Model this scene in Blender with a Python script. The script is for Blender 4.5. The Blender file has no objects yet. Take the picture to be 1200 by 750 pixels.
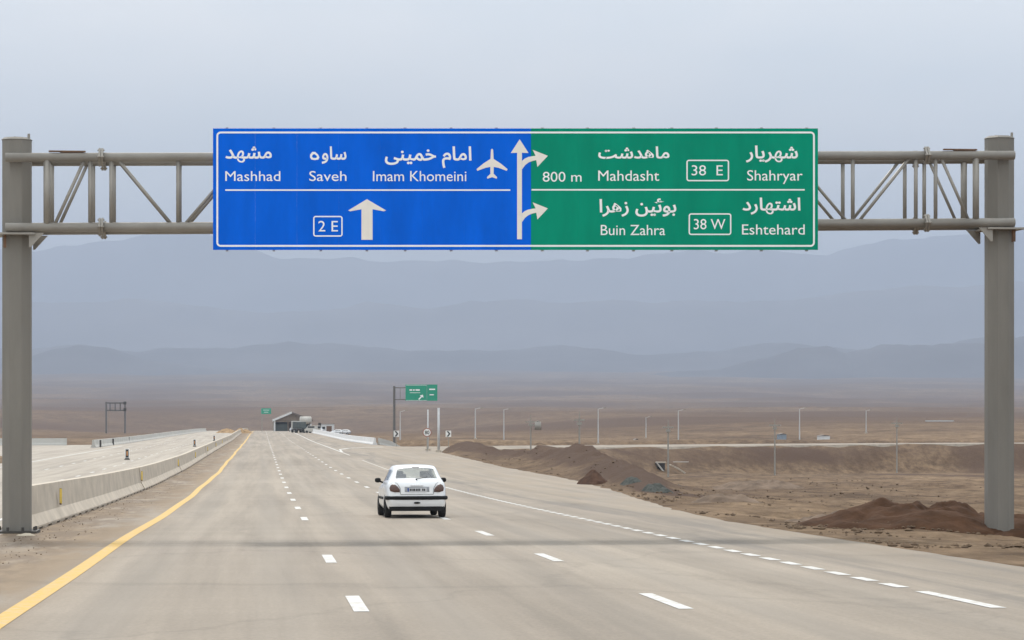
import bpy, math, random
from mathutils import Vector, Matrix, noise
random.seed(7)
S = bpy.context.scene
COL = S.collection
R = math.radians

# ------------------------------------------------------------------ camera
CZ = 12.0                      # height of the camera in the world
F = 2930.0                     # focal length in photograph pixels (1200 wide)
HY = 465.0                     # photograph row of the horizon
cam = bpy.data.cameras.new('camera'); cam.sensor_width = 36; cam.lens = 36 * F / 1200
cam.shift_y = (HY - 375) / 1200; cam.clip_start = 0.5; cam.clip_end = 90000
camo = bpy.data.objects.new('camera', cam); COL.objects.link(camo)
camo.location = (0, 0, CZ); camo.rotation_euler = (R(90), 0, 0); S.camera = camo

# ------------------------------------------------------------------ world, sun, exposure
SUN_AZ = -12.0; SUN_EL = 47.0   # degrees: azimuth from +Y (the view direction), clockwise
W = bpy.data.worlds.new('World'); S.world = W; W.use_nodes = True
nt = W.node_tree; nt.nodes.clear()
def N(nt, kind, **kw):
    n = nt.nodes.new(kind)
    for k, v in kw.items():
        if k in n.inputs.keys(): n.inputs[k].default_value = v
        else: setattr(n, k, v)
    return n
out = N(nt, 'ShaderNodeOutputWorld'); bg = N(nt, 'ShaderNodeBackground'); bg.inputs[1].default_value = 0.1
sky = N(nt, 'ShaderNodeTexSky'); sky.sky_type = 'NISHITA'; sky.sun_disc = False
sky.sun_elevation = R(SUN_EL); sky.sun_rotation = R(SUN_AZ)
tc = N(nt, 'ShaderNodeTexCoord'); mp = N(nt, 'ShaderNodeMapping'); mp.inputs['Scale'].default_value = (1, 1, 3.2)
mp.inputs['Location'].default_value = (1.7, .3, .4)
nz = N(nt, 'ShaderNodeTexNoise'); nz.inputs['Scale'].default_value = 5.5; nz.inputs['Detail'].default_value = 5; nz.inputs['Roughness'].default_value = .5
cr = N(nt, 'ShaderNodeValToRGB'); cr.color_ramp.elements[0].position = .32; cr.color_ramp.elements[1].position = .68
cr.color_ramp.elements[0].color = (.87, .93, .95, 1); cr.color_ramp.elements[1].color = (1.06, 1.06, 1.03, 1)
vm = N(nt, 'ShaderNodeVectorMath', operation='SCALE'); vm.inputs['Scale'].default_value = 10.8
mx = N(nt, 'ShaderNodeMix', data_type='RGBA'); mx.inputs[0].default_value = .92
L = nt.links.new
L(tc.outputs['Generated'], mp.inputs[0]); L(mp.outputs[0], nz.inputs[0]); L(nz.outputs[0], cr.inputs[0])
L(cr.outputs[0], vm.inputs[0]); L(sky.outputs[0], mx.inputs[6]); L(vm.outputs[0], mx.inputs[7])
# an overcast sky is brighter overhead than at the horizon
sz = N(nt, 'ShaderNodeSeparateXYZ'); mz = N(nt, 'ShaderNodeMapRange'); mz.inputs[1].default_value = 0; mz.inputs[2].default_value = 1; mz.inputs[3].default_value = 1; mz.inputs[4].default_value = 1.75
ov = N(nt, 'ShaderNodeVectorMath', operation='SCALE')
L(tc.outputs['Generated'], sz.inputs[0]); L(sz.outputs[2], mz.inputs[0]); L(mx.outputs[2], ov.inputs[0]); L(mz.outputs[0], ov.inputs['Scale'])
L(ov.outputs[0], bg.inputs[0]); L(bg.outputs[0], out.inputs[0])

sl = bpy.data.lights.new('sun', 'SUN'); sl.energy = 2.7; sl.angle = R(4); sl.color = (1, .95, .88)
so = bpy.data.objects.new('sun', sl); COL.objects.link(so)
sd = Vector((math.sin(R(SUN_AZ)) * math.cos(R(SUN_EL)), math.cos(R(SUN_AZ)) * math.cos(R(SUN_EL)), math.sin(R(SUN_EL))))
so.rotation_euler = sd.to_track_quat('Z', 'Y').to_euler(); so.location = (0, 0, 200)
S.view_settings.view_transform = 'Standard'; S.view_settings.look = 'None'
S.view_settings.exposure = 0.1; S.view_settings.gamma = 1
S.cycles.max_bounces = 8; S.cycles.volume_bounces = 1; S.cycles.transparent_max_bounces = 12

# ------------------------------------------------------------------ materials
MATS = {}
def pmat(name, col, rough=.8, metal=0, var=.12, scale=3.0, bump=0.0, bscale=20, coat=0, spec=.5, stretch=(1, 1, 1), detail=6):
    """base colour with procedural mottling and fine relief"""
    if name in MATS: return MATS[name]
    m = bpy.data.materials.new(name); m.use_nodes = True; t = m.node_tree; b = t.nodes['Principled BSDF']
    b.inputs['Roughness'].default_value = rough; b.inputs['Metallic'].default_value = metal
    b.inputs['Coat Weight'].default_value = coat; b.inputs['Specular IOR Level'].default_value = spec
    c = N(t, 'ShaderNodeTexCoord'); mpp = N(t, 'ShaderNodeMapping'); mpp.inputs['Scale'].default_value = stretch
    n = N(t, 'ShaderNodeTexNoise'); n.inputs['Scale'].default_value = scale; n.inputs['Detail'].default_value = detail; n.inputs['Roughness'].default_value = .6
    r = N(t, 'ShaderNodeValToRGB'); r.color_ramp.elements[0].position = .3; r.color_ramp.elements[1].position = .7
    r.color_ramp.elements[0].color = tuple(v * (1 - var) for v in col) + (1,)
    r.color_ramp.elements[1].color = tuple(min(1, v * (1 + var)) for v in col) + (1,)
    t.links.new(c.outputs['Object'], mpp.inputs[0]); t.links.new(mpp.outputs[0], n.inputs[0]); t.links.new(n.outputs[0], r.inputs[0]); t.links.new(r.outputs[0], b.inputs['Base Color'])
    if bump:
        n2 = N(t, 'ShaderNodeTexNoise'); n2.inputs['Scale'].default_value = bscale; n2.inputs['Detail'].default_value = 5
        bm = N(t, 'ShaderNodeBump'); bm.inputs['Strength'].default_value = bump; bm.inputs['Distance'].default_value = .03
        t.links.new(c.outputs['Object'], n2.inputs[0]); t.links.new(n2.outputs[0], bm.inputs['Height']); t.links.new(bm.outputs[0], b.inputs['Normal'])
    MATS[name] = m; return m

# ------------------------------------------------------------------ mesh helpers
class MB:
    def __init__(s): s.v = []; s.f = []
    def add(s, vs, fs):
        k = len(s.v); s.v += [tuple(p) for p in vs]; s.f += [tuple(i + k for i in q) for q in fs]
    def box(s, c, d, rz=0, taper=1.0):
        x, y, z = [q / 2 for q in d]; ca, sa = math.cos(rz), math.sin(rz); vs = []
        for dz in (-z, z):
            k = taper if dz > 0 else 1
            for dx, dy in ((-x, -y), (x, -y), (x, y), (-x, y)):
                dx *= k; dy *= k
                vs.append((c[0] + dx * ca - dy * sa, c[1] + dx * sa + dy * ca, c[2] + dz))
        s.add(vs, [(3, 2, 1, 0), (4, 5, 6, 7), (0, 1, 5, 4), (1, 2, 6, 5), (2, 3, 7, 6), (3, 0, 4, 7)]); return s
    def tube(s, p, q, r, n=10, r2=None, cap=True, ph=0):
        p = Vector(p); q = Vector(q); d = (q - p).normalized(); r2 = r if r2 is None else r2
        a = d.orthogonal().normalized() if abs(d.z) < .99 else Vector((1, 0, 0)); b = d.cross(a)
        vs = []
        for c, rr in ((p, r), (q, r2)):
            for i in range(n):
                an = 2 * math.pi * (i + ph) / n; vs.append(c + a * math.cos(an) * rr + b * math.sin(an) * rr)
        fs = [(i, (i + 1) % n, n + (i + 1) % n, n + i) for i in range(n)]
        if cap: fs += [tuple(range(n))[::-1], tuple(range(n, 2 * n))]
        s.add(vs, fs); return s
    def prism(s, pts, y0, y1, axis='y'):
        """outline in x,z pushed from y0 to y1"""
        n = len(pts)
        if axis == 'y': vs = [(x, y0, z) for x, z in pts] + [(x, y1, z) for x, z in pts]
        elif axis == 'x': vs = [(y0, x, z) for x, z in pts] + [(y1, x, z) for x, z in pts]
        else: vs = [(x, z, y0) for x, z in pts] + [(x, z, y1) for x, z in pts]
        s.add(vs, [tuple(range(n)), tuple(range(n, 2 * n))[::-1]] + [(i, n + i, n + (i + 1) % n, (i + 1) % n) for i in range(n)]); return s
    def grid(s, rows):
        n = len(rows[0]); k = len(s.v)
        for r in rows: s.v += [tuple(p) for p in r]
        for i in range(len(rows) - 1):
            for j in range(n - 1): s.f.append((k + i * n + j, k + i * n + j + 1, k + (i + 1) * n + j + 1, k + (i + 1) * n + j))
        return s
    def build(s, name, mat, parent=None, smooth=False, fix=True):
        me = bpy.data.meshes.new(name); me.from_pydata(s.v, [], s.f); me.update()
        if fix:
            import bmesh
            b = bmesh.new(); b.from_mesh(me); bmesh.ops.recalc_face_normals(b, faces=b.faces); b.to_mesh(me); b.free()
        if mat: me.materials.append(mat)
        if smooth: me.polygons.foreach_set('use_smooth', [True] * len(me.polygons))
        o = bpy.data.objects.new(name, me); COL.objects.link(o); o.parent = parent; return o
def tag(o, label=None, cat=None, group=None, kind=None):
    if label: o['label'] = label
    if cat: o['category'] = cat
    if group: o['group'] = group
    if kind: o['kind'] = kind
    return o
def empty(name, loc, rz=0, label=None, cat=None, group=None):
    o = bpy.data.objects.new(name, None); COL.objects.link(o); o.location = loc; o.rotation_euler = (0, 0, rz); o.empty_display_size = .3
    return tag(o, label, cat, group)
def copy_tree(o, loc=None, rz=None, label=None, parent=None, scale=None):
    c = o.copy(); COL.objects.link(c); c.parent = parent
    for ch in [x for x in S.objects if x.parent == o]: copy_tree(ch, parent=c)
    if loc is not None: c.location = loc
    if rz is not None: c.rotation_euler = (0, 0, rz)
    if label: c['label'] = label
    if scale: c.scale = (scale,) * 3
    return c
def interp(x, T):
    if x <= T[0][0]: return T[0][1]
    for (a, u), (b, v) in zip(T, T[1:]):
        if x <= b: return u + (v - u) * (x - a) / (b - a)
    return T[-1][1]
def smooth_table(T, lo, hi, step, width):
    """sampled and box-smoothed copy of a table"""
    n = int((hi - lo) / step) + 1; raw = [interp(lo + i * step, T) for i in range(n)]; w = int(width / step)
    o = []
    for i in range(n):
        k = min(w, i, n - 1 - i); o.append(sum(raw[i - k:i + k + 1]) / (2 * k + 1))
    return lo, step, o
def sst(a, b, x):
    t = max(0, min(1, (x - a) / (b - a))); return t * t * (3 - 2 * t)
def fbm(x, y, z=0, o=4):
    s = 0; a = 1; f = 1
    for _ in range(o): s += a * noise.noise((x * f, y * f, z + _ * 7.3)); a *= .5; f *= 2.05
    return s

# ------------------------------------------------------------------ the line of the road
UX, UY = -0.0995, 0.99504          # direction of the road
RA = math.atan2(0.0995, 0.99504)   # its heading, turned left of the view by 5.7 degrees
X0 = 1.1
def P(o, t): return X0 + UX * t + UY * o, UY * t - UX * o
def OT(x, y): return (x - X0) * UY + y * .0995, (x - X0) * UX + y * UY
_T = [(-80, .1), (0, 1.78), (29, 2.40), (101, 3.92), (159, 4.75), (266, 5.8), (305, 6.2), (412, 7.3), (563, 8.5), (700, 9.75), (900, 12.15), (950, 12.8), (1100, 15.6), (1400, 22)]
_lo, _st, _tab = smooth_table(_T, -80, 1400, 4, 24)
def hr(t):
    u = max(0, min(len(_tab) - 1.001, (t - _lo) / _st)); i = int(u); f = u - i
    return _tab[i] * (1 - f) + _tab[i + 1] * f
def zr(t): return CZ - hr(t)
REDGE = [(-80, 10.3), (56, 10.3), (64, 10.5), (74, 11.1), (86, 12.1), (100, 13.3), (118, 14.5), (138, 15.3), (172, 15.6), (256, 17.2), (280, 18.5), (300, 17), (330, 15), (420, 13.2), (1400, 12)]
LEDGE = [(-80, -21), (200, -21), (230, -24), (340, -46), (344, -46), (352, -22.5), (1400, -18)]
def redge(t): return interp(t, REDGE) + (.22 * noise.noise((t * .35, 3.1, 0)) + .12 * noise.noise((t * 1.1, 8.1, 0))) * (1 if t < 700 else 0)
def ledge(t): return interp(t, LEDGE)
# loop ramp that leaves on the right
CXr, CYr = P(17.2 + 105, 256); RIN = 105.0
def ramp_r(x, y):
    if x <= CXr: return math.hypot(x - CXr, y - CYr)
    return y - CYr
def ramp_w(x, y):
    """width of the ramp at this bearing"""
    if x >= CXr: return 6.5
    a = math.atan2(max(0, y - CYr), max(1e-6, CXr - x)) / (math.pi / 2)
    return 6.5 + 21 * max(0, 1 - a * 1.15)
GULLY = [(-100, .4), (0, 1.55), (56, 3.32), (75, 3.75), (120, 4.75), (350, 10.75), (372, 10.9), (392, 6.9), (450, 6.9), (1000, 8.5), (2500, 11), (4000, 3), (7000, -46), (9500, -97), (30000, -150)]
LEFTG = [(-100, .6), (0, 2.4), (400, 8.2), (1000, 9.5), (2500, 11), (4000, 3), (7000, -46), (9500, -97), (30000, -150)]
BERM = [(258, 22, 1.3, 3.2), (232, 23, 1.7, 3.4), (205, 22.5, 2.0, 3.2), (180, 22, 2.2, 3), (162, 20.4, 1.7, 2.4), (140, 18.6, 1.05, 1.7), (118, 16.8, .75, 1.3), (104, 15.5, .05, 1)]
def terrain(o, t):
    """ground level and share of dark dug earth at road offset o, distance t"""
    x, y = P(o, t); dark = 0.0
    re, le = redge(t), ledge(t)
    d = o - re if o > 0 else le - o
    tab = GULLY if o > 0 else LEFTG
    base = interp(t if t > 400 else y, tab)
    road = hr(t) if t < 1400 else hr(1399)
    if t > 400:
        wroad = 1 - sst(20, 160, d) ; wroad *= 1 - sst(1250, 1900, t)
        base = base + (road + .9 - base) * wroad
    run = 9.0 if o > 0 else 14.0
    w = sst(0, run, d)
    if t > 1400: w = 1
    h = road + (base - road) * w
    if o > 0:
        r = ramp_r(x, y); rw = ramp_w(x, y)
        if y > CYr - 30 and t > 250:
            hramp = 6.05 + (6.9 - 6.05) * sst(0, 100, y - CYr)
            if RIN - 11 < r <= RIN:
                k = sst(0, 11, RIN - r); dark = max(dark, .85 * min(1, (1 - k) * 2.2) * min(1, (RIN - r) * .8) * (.75 + .6 * fbm(x * .04, y * .1, 4))); h2 = hramp + (h - hramp) * k; h = min(h, h2) if h > hramp else h2
            elif RIN < r < RIN + rw: h = max(hramp + .35, 0)
            elif RIN + rw <= r < RIN + rw + 14: k = sst(0, 14, r - RIN - rw); h = hramp + (h - hramp) * k
        # berm of dug earth
        if 95 < t < 275:
            bo, bh, bs_ = (interp(t, [(q[0], q[k]) for q in BERM[::-1]]) for k in (1, 2, 3))
            g = math.exp(-((o - bo) / bs_) ** 2) * sst(0, 1.2, d)
            bh *= 1 + .3 * fbm(x * .16, y * .09, 3) + .25 * fbm(x * .7, y * .4, 6, 3)
            h -= bh * g; dark = max(dark, min(1, g * 1.6) * (1.05 + .5 * fbm(x * .2, y * .1, 13, 3)))
    if w > 0.02:
        nz = fbm(x * .09, y * .09, 0, 4) * .22 + fbm(x * .6, y * .6, 9, 3) * .12 * (1 if t < 420 else 0)
        amp = (sst(0, 4, d) if t < 1400 else 1) * (1 if t < 500 else 1 + min(12, (t - 500) / 300))
        if t > 500: nz = fbm(x / 260, y / 260, 0, 4) * .5
        h -= nz * amp
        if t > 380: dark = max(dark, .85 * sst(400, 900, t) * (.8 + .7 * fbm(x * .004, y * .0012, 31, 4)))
        if o > 0 and 40 < t < 360: dark = max(dark, .75 * sst(.05, .5, fbm(x * .05, y * .028, 21, 4)))
    return CZ - h, dark
def ground(x, y):
    o, t = OT(x, y)
    if ledge(t) <= o <= redge(t) and t < 1400: return zr(t)
    return terrain(o, t)[0]
def at(px, y):
    """ground point seen in photograph column px at distance y"""
    x = (px - 600) * y / F; return Vector((x, y, ground(x, y)))
def hit(px, py, lo=25):
    y = lo
    while y < 3000:
        p = at(px, y)
        if HY + (CZ - p.z) * F / y <= py: return p
        y *= 1.004
    return at(px, 1000)
def size(px, y): return px * y / F

# ------------------------------------------------------------------ ground materials
def ground_material():
    m = bpy.data.materials.new('dry_earth'); m.use_nodes = True; t = m.node_tree; b = t.nodes['Principled BSDF']; b.inputs['Roughness'].default_value = .95; b.inputs['Specular IOR Level'].default_value = .15
    g = N(t, 'ShaderNodeNewGeometry')
    def no(scale, det=8, stretch=(1, 1, 1), rough=.62):
        mpn = N(t, 'ShaderNodeMapping'); mpn.inputs['Scale'].default_value = stretch
        n = N(t, 'ShaderNodeTexNoise'); n.inputs['Scale'].default_value = scale; n.inputs['Detail'].default_value = det; n.inputs['Roughness'].default_value = rough
        t.links.new(g.outputs['Position'], mpn.inputs[0]); t.links.new(mpn.outputs[0], n.inputs[0]); return n
    def ramp(src, a, b_, c0, c1):
        r = N(t, 'ShaderNodeValToRGB'); r.color_ramp.elements[0].position = a; r.color_ramp.elements[1].position = b_
        r.color_ramp.elements[0].color = c0 + (1,); r.color_ramp.elements[1].color = c1 + (1,); t.links.new(src, r.inputs[0]); return r
    n1 = no(.035, 10, (1, .45, 1)); r1 = ramp(n1.outputs[0], .36, .64, (.13, .086, .054), (.235, .163, .1))
    n2 = no(1.1, 9, (1, .55, 1), .72); r2 = ramp(n2.outputs[0], .34, .66, (.5, .47, .45), (1.22, 1.22, 1.22))
    n5 = no(.22, 9, (1, .3, 1), .7); r5 = ramp(n5.outputs[0], .38, .58, (.62, .58, .55), (1.08, 1.08, 1.08))
    mu0 = N(t, 'ShaderNodeMix', data_type='RGBA', blend_type='MULTIPLY'); mu0.inputs[0].default_value = 1; t.links.new(r1.outputs[0], mu0.inputs[6]); t.links.new(r5.outputs[0], mu0.inputs[7])
    mu = N(t, 'ShaderNodeMix', data_type='RGBA', blend_type='MULTIPLY'); mu.inputs[0].default_value = 1
    t.links.new(mu0.outputs[2], mu.inputs[6]); t.links.new(r2.outputs[0], mu.inputs[7])
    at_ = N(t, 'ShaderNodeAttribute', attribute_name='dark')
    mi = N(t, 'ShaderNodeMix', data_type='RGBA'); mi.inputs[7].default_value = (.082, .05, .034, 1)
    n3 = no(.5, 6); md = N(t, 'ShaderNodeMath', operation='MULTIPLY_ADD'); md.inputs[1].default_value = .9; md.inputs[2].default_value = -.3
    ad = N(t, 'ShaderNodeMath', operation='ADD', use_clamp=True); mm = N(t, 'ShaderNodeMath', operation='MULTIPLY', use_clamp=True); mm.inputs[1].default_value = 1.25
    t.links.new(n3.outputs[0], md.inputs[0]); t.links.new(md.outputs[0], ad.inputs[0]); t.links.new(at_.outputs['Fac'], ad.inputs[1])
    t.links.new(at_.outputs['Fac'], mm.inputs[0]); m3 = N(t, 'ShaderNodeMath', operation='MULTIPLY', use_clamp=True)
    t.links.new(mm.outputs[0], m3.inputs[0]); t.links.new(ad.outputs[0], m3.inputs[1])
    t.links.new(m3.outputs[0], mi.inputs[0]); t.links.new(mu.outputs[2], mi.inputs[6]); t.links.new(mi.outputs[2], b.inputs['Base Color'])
    n4 = no(2.6, 9, rough=.7); bp = N(t, 'ShaderNodeBump'); bp.inputs['Strength'].default_value = 1; bp.inputs['Distance'].default_value = .22
    t.links.new(n4.outputs[0], bp.inputs['Height']); t.links.new(bp.outputs[0], b.inputs['Normal'])
    return m
def road_material(name, c0, c1, dirt=True):
    m = bpy.data.materials.new(name); m.use_nodes = True; t = m.node_tree; b = t.nodes['Principled BSDF']; b.inputs['Roughness'].default_value = .82; b.inputs['Specular IOR Level'].default_value = .3
    g = N(t, 'ShaderNodeNewGeometry')
    rot = N(t, 'ShaderNodeMapping'); rot.vector_type = 'TEXTURE'; rot.inputs['Rotation'].default_value = (0, 0, RA); rot.inputs['Location'].default_value = (X0, 0, 0)
    t.links.new(g.outputs['Position'], rot.inputs[0])       # x = offset across the road, y = along it
    def no(scale, st, det=6, src=None, rough=.6, loc=(0, 0, 0)):
        mpn = N(t, 'ShaderNodeMapping'); mpn.inputs['Scale'].default_value = st; mpn.inputs['Location'].default_value = loc
        n = N(t, 'ShaderNodeTexNoise'); n.inputs['Scale'].default_value = scale; n.inputs['Detail'].default_value = det; n.inputs['Roughness'].default_value = rough
        t.links.new(rot.outputs[0], mpn.inputs[0]); t.links.new(mpn.outputs[0], n.inputs[0]); return n
    def ramp(src, a, b_, v0, v1):
        r = N(t, 'ShaderNodeValToRGB'); r.color_ramp.elements[0].position = a; r.color_ramp.elements[1].position = b_
        r.color_ramp.elements[0].color = v0; r.color_ramp.elements[1].color = v1; t.links.new(src, r.inputs[0]); return r
    def mul(a, bb, f=1.0):
        x = N(t, 'ShaderNodeMix', data_type='RGBA', blend_type='MULTIPLY'); x.inputs[0].default_value = f; t.links.new(a, x.inputs[6]); t.links.new(bb, x.inputs[7]); return x.outputs[2]
    w = lambda v: (v, v, v, 1)
    big = ramp(no(.16, (1, .18, 1), 5).outputs[0], .35, .66, c0 + (1,), c1 + (1,)).outputs[0]
    streak = ramp(no(1.5, (1, .012, 1), 4).outputs[0], .33, .62, w(.78), w(1.07)).outputs[0]
    cross = ramp(no(.35, (.15, 1, 1), 5).outputs[0], .3, .65, w(.93), w(1.04)).outputs[0]
    grain = ramp(no(22, (1, .6, 1), 5, rough=.75).outputs[0], .3, .7, w(.84), w(1.14)).outputs[0]
    col = mul(mul(mul(big, streak), cross), grain)
    sx = N(t, 'ShaderNodeSeparateXYZ'); t.links.new(rot.outputs[0], sx.inputs[0])
    def band(lo0, lo1, hi1, hi0):
        a = N(t, 'ShaderNodeMapRange'); a.interpolation_type = 'SMOOTHSTEP'; a.inputs[1].default_value = lo0; a.inputs[2].default_value = lo1
        c = N(t, 'ShaderNodeMapRange'); c.interpolation_type = 'SMOOTHSTEP'; c.inputs[1].default_value = hi1; c.inputs[2].default_value = hi0; c.inputs[3].default_value = 1; c.inputs[4].default_value = 0
        t.links.new(sx.outputs[0], a.inputs[0]); t.links.new(sx.outputs[0], c.inputs[0])
        mmm = N(t, 'ShaderNodeMath', operation='MULTIPLY'); t.links.new(a.outputs[0], mmm.inputs[0]); t.links.new(c.outputs[0], mmm.inputs[1]); return mmm.outputs[0]
    def blend(col, fac, c, k):
        mm = N(t, 'ShaderNodeMath', operation='MULTIPLY', use_clamp=True); mm.inputs[1].default_value = k; t.links.new(fac, mm.inputs[0])
        x = N(t, 'ShaderNodeMix', data_type='RGBA'); x.inputs[7].default_value = c + (1,); t.links.new(mm.outputs[0], x.inputs[0]); t.links.new(col, x.inputs[6]); return x.outputs[2]
    def times(a, bb):
        mm = N(t, 'ShaderNodeMath', operation='MULTIPLY', use_clamp=True); t.links.new(a, mm.inputs[0]); t.links.new(bb, mm.inputs[1]); return mm.outputs[0]
    if dirt:
        # tyre-polished wheel tracks in the three lanes
        for c in (-2.75, -.9, .9, 2.75, 4.5, 6.3):
            col = blend(col, times(band(c - .55, c - .1, c + .1, c + .55), ramp(no(.5, (1, .05, 1), 3, loc=(c, 0, 0)).outputs[0], .3, .7, w(.2), w(1)).outputs[0]), (.22, .195, .165), .42)
        # windblown soil along the barrier
        f = times(band(-9, -6.6, -4.5, -3.2), ramp(no(.55, (1, .22, 1), 7, rough=.66).outputs[0], .36, .52, w(0), w(1)).outputs[0])
        col = blend(col, f, (.205, .145, .085), .92)
        f = times(band(-9, -6.0, -5.2, -3.9), ramp(no(1.6, (1, .22, 1), 8, rough=.7, loc=(4, 9, 0)).outputs[0], .42, .54, w(0), w(1)).outputs[0])
        col = blend(col, f, (.125, .085, .052), .75)
        # dark skid and soil streaks on the right shoulder
        f = times(band(6.8, 7.8, 9.6, 11.5), ramp(no(1.1, (1, .045, 1), 6, rough=.65, loc=(3, 1, 0)).outputs[0], .46, .6, w(0), w(1)).outputs[0])
        col = blend(col, f, (.13, .115, .10), .62)
        f = times(band(8.2, 10.6, 30, 31), ramp(no(.7, (1, .12, 1), 7, rough=.68, loc=(9, 1, 0)).outputs[0], .42, .56, w(0), w(1)).outputs[0])
        col = blend(col, f, (.25, .2, .145), .6)
        # sealed cracks
        v = N(t, 'ShaderNodeTexVoronoi', feature='DISTANCE_TO_EDGE'); v.inputs['Scale'].default_value = .12
        mpn = N(t, 'ShaderNodeMapping'); mpn.inputs['Scale'].default_value = (1, .4, 1); wn = no(.6, (1, 1, 1), 5)
        av = N(t, 'ShaderNodeVectorMath', operation='MULTIPLY_ADD'); av.inputs[1].default_value = (2.2, 2.2, 0)
        t.links.new(wn.outputs[1], av.inputs[0]); t.links.new(rot.outputs[0], av.inputs[2]); t.links.new(av.outputs[0], mpn.inputs[0]); t.links.new(mpn.outputs[0], v.inputs[0])
        cracks = ramp(v.outputs[0], 0, .009, w(.6), w(1)).outputs[0]
        col = mul(col, cracks, .3)
    t.links.new(col, b.inputs['Base Color'])
    nb = no(14, (1, 1, 1), 5); bp = N(t, 'ShaderNodeBump'); bp.inputs['Strength'].default_value = .25; bp.inputs['Distance'].default_value = .01
    t.links.new(nb.outputs[0], bp.inputs['Height']); t.links.new(bp.outputs[0], b.inputs['Normal'])
    return m
M_EARTH = ground_material()
M_ROAD = road_material('pale_asphalt', (.232, .194, .153), (.28, .238, .19))
M_ROAD2 = road_material('pale_concrete_paving', (.31, .27, .222), (.355, .313, .262), False)
def paint_mat(name, col, wear=.5):
    m = pmat(name, col, .7, var=.06, scale=6); t = m.node_tree; b = t.nodes['Principled BSDF']
    n = N(t, 'ShaderNodeTexNoise'); n.inputs['Scale'].default_value = 7; n.inputs['Detail'].default_value = 8; n.inputs['Roughness'].default_value = .7
    g = N(t, 'ShaderNodeNewGeometry'); t.links.new(g.outputs['Position'], n.inputs[0])
    r = N(t, 'ShaderNodeMapRange'); r.inputs[1].default_value = .47; r.inputs[2].default_value = .62; r.inputs[3].default_value = 0; r.inputs[4].default_value = wear
    x = N(t, 'ShaderNodeMix', data_type='RGBA'); x.inputs[7].default_value = (.34, .30, .25, 1)
    src = b.inputs['Base Color'].links[0].from_socket
    t.links.new(n.outputs[0], r.inputs[0]); t.links.new(r.outputs[0], x.inputs[0]); t.links.new(src, x.inputs[6]); t.links.new(x.outputs[2], b.inputs['Base Color'])
    return m
M_WPAINT = paint_mat('white_road_paint', (.53, .53, .515), .85); M_YPAINT = paint_mat('yellow_road_paint', (.49, .29, .028), .5)
M_FPAINT = paint_mat('faded_road_paint', (.42, .40, .36), .8)
M_CONC = pmat('barrier_concrete', (.47, .41, .335), .9, var=.16, scale=.9, bump=.25, bscale=9, stretch=(1, 1, 1.8))
M_CONCW = pmat('whitewashed_concrete', (.68, .68, .68), .9, var=.1, scale=.7)
M_GALV = pmat('grey_painted_steel', (.30, .28, .25), .55, .35, var=.14, scale=1.3, bump=.05)
M_COLUMN = pmat('weathered_column_paint', (.20, .187, .165), .7, .1, var=.14, scale=.8, stretch=(2, 2, .35), bump=.05)
M_DARK = pmat('dark_steel', (.05, .045, .04), .7, var=.2)
M_RUST = pmat('rusty_steel', (.16, .09, .055), .85, var=.35, scale=8)

# ------------------------------------------------------------------ ground sheets
rows = []
t = -60.0
while t < 15500:
    rows.append(t); t += 1.2 if t < 60 else max(1.2, t * .0085) if t < 420 else t * .018
NR = 110; NL = 60
verts = []; dark = []; faces = []
for t in rows:
    re, le = redge(t), ledge(t)
    wL = 330 + .62 * max(0, t)
    cols = []
    for j in range(NL, -1, -1):
        f = (j / NL) ** 2.3; cols.append((le - f * wL, None))
    road_under = t < 1390
    cols.append((le + .6, 1)); cols.append((re - .6, 1))
    for j in range(0, NR + 1):
        f = (j / NR) ** 2.3; cols.append((re + f * wL, None))
    for o, u in cols:
        x, y = P(o, t)
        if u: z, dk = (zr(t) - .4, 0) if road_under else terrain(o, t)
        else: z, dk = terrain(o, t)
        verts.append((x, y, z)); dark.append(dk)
n = NL + NR + 4
for i in range(len(rows) - 1):
    for j in range(n - 1): faces.append((i * n + j, i * n + j + 1, (i + 1) * n + j + 1, (i + 1) * n + j))
mb = MB(); mb.v = verts; mb.f = faces
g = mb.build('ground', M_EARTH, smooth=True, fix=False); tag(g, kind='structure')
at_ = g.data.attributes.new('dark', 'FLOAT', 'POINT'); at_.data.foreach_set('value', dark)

def sheet(name, mat, ofn0, ofn1, t0, t1, lift=0.0, nc=12, step=None, thick=.25):
    mb = MB(); rws = []; t = t0; tt = []
    while t < t1: tt.append(t); t += step or (1.2 if t < 120 else 4)
    tt.append(t1)
    for t in tt:
        a, b = ofn0(t), ofn1(t); r = []
        x, y = P(a, t); r.append((x, y, zr(t) + lift - thick))
        for j in range(nc + 1):
            o = a + (b - a) * j / nc; x, y = P(o, t); r.append((x, y, zr(t) + lift))
        x, y = P(b, t); r.append((x, y, zr(t) + lift - thick)); rws.append(r)
    mb.grid(rws); return mb.build(name, mat, fix=False)
tag(sheet('road', M_ROAD, lambda t: -6.62, redge, -60, 1390), kind='structure')
tag(sheet('opposite_road', M_ROAD2, ledge, lambda t: -6.622, -60, 1390), kind='structure')
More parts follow.
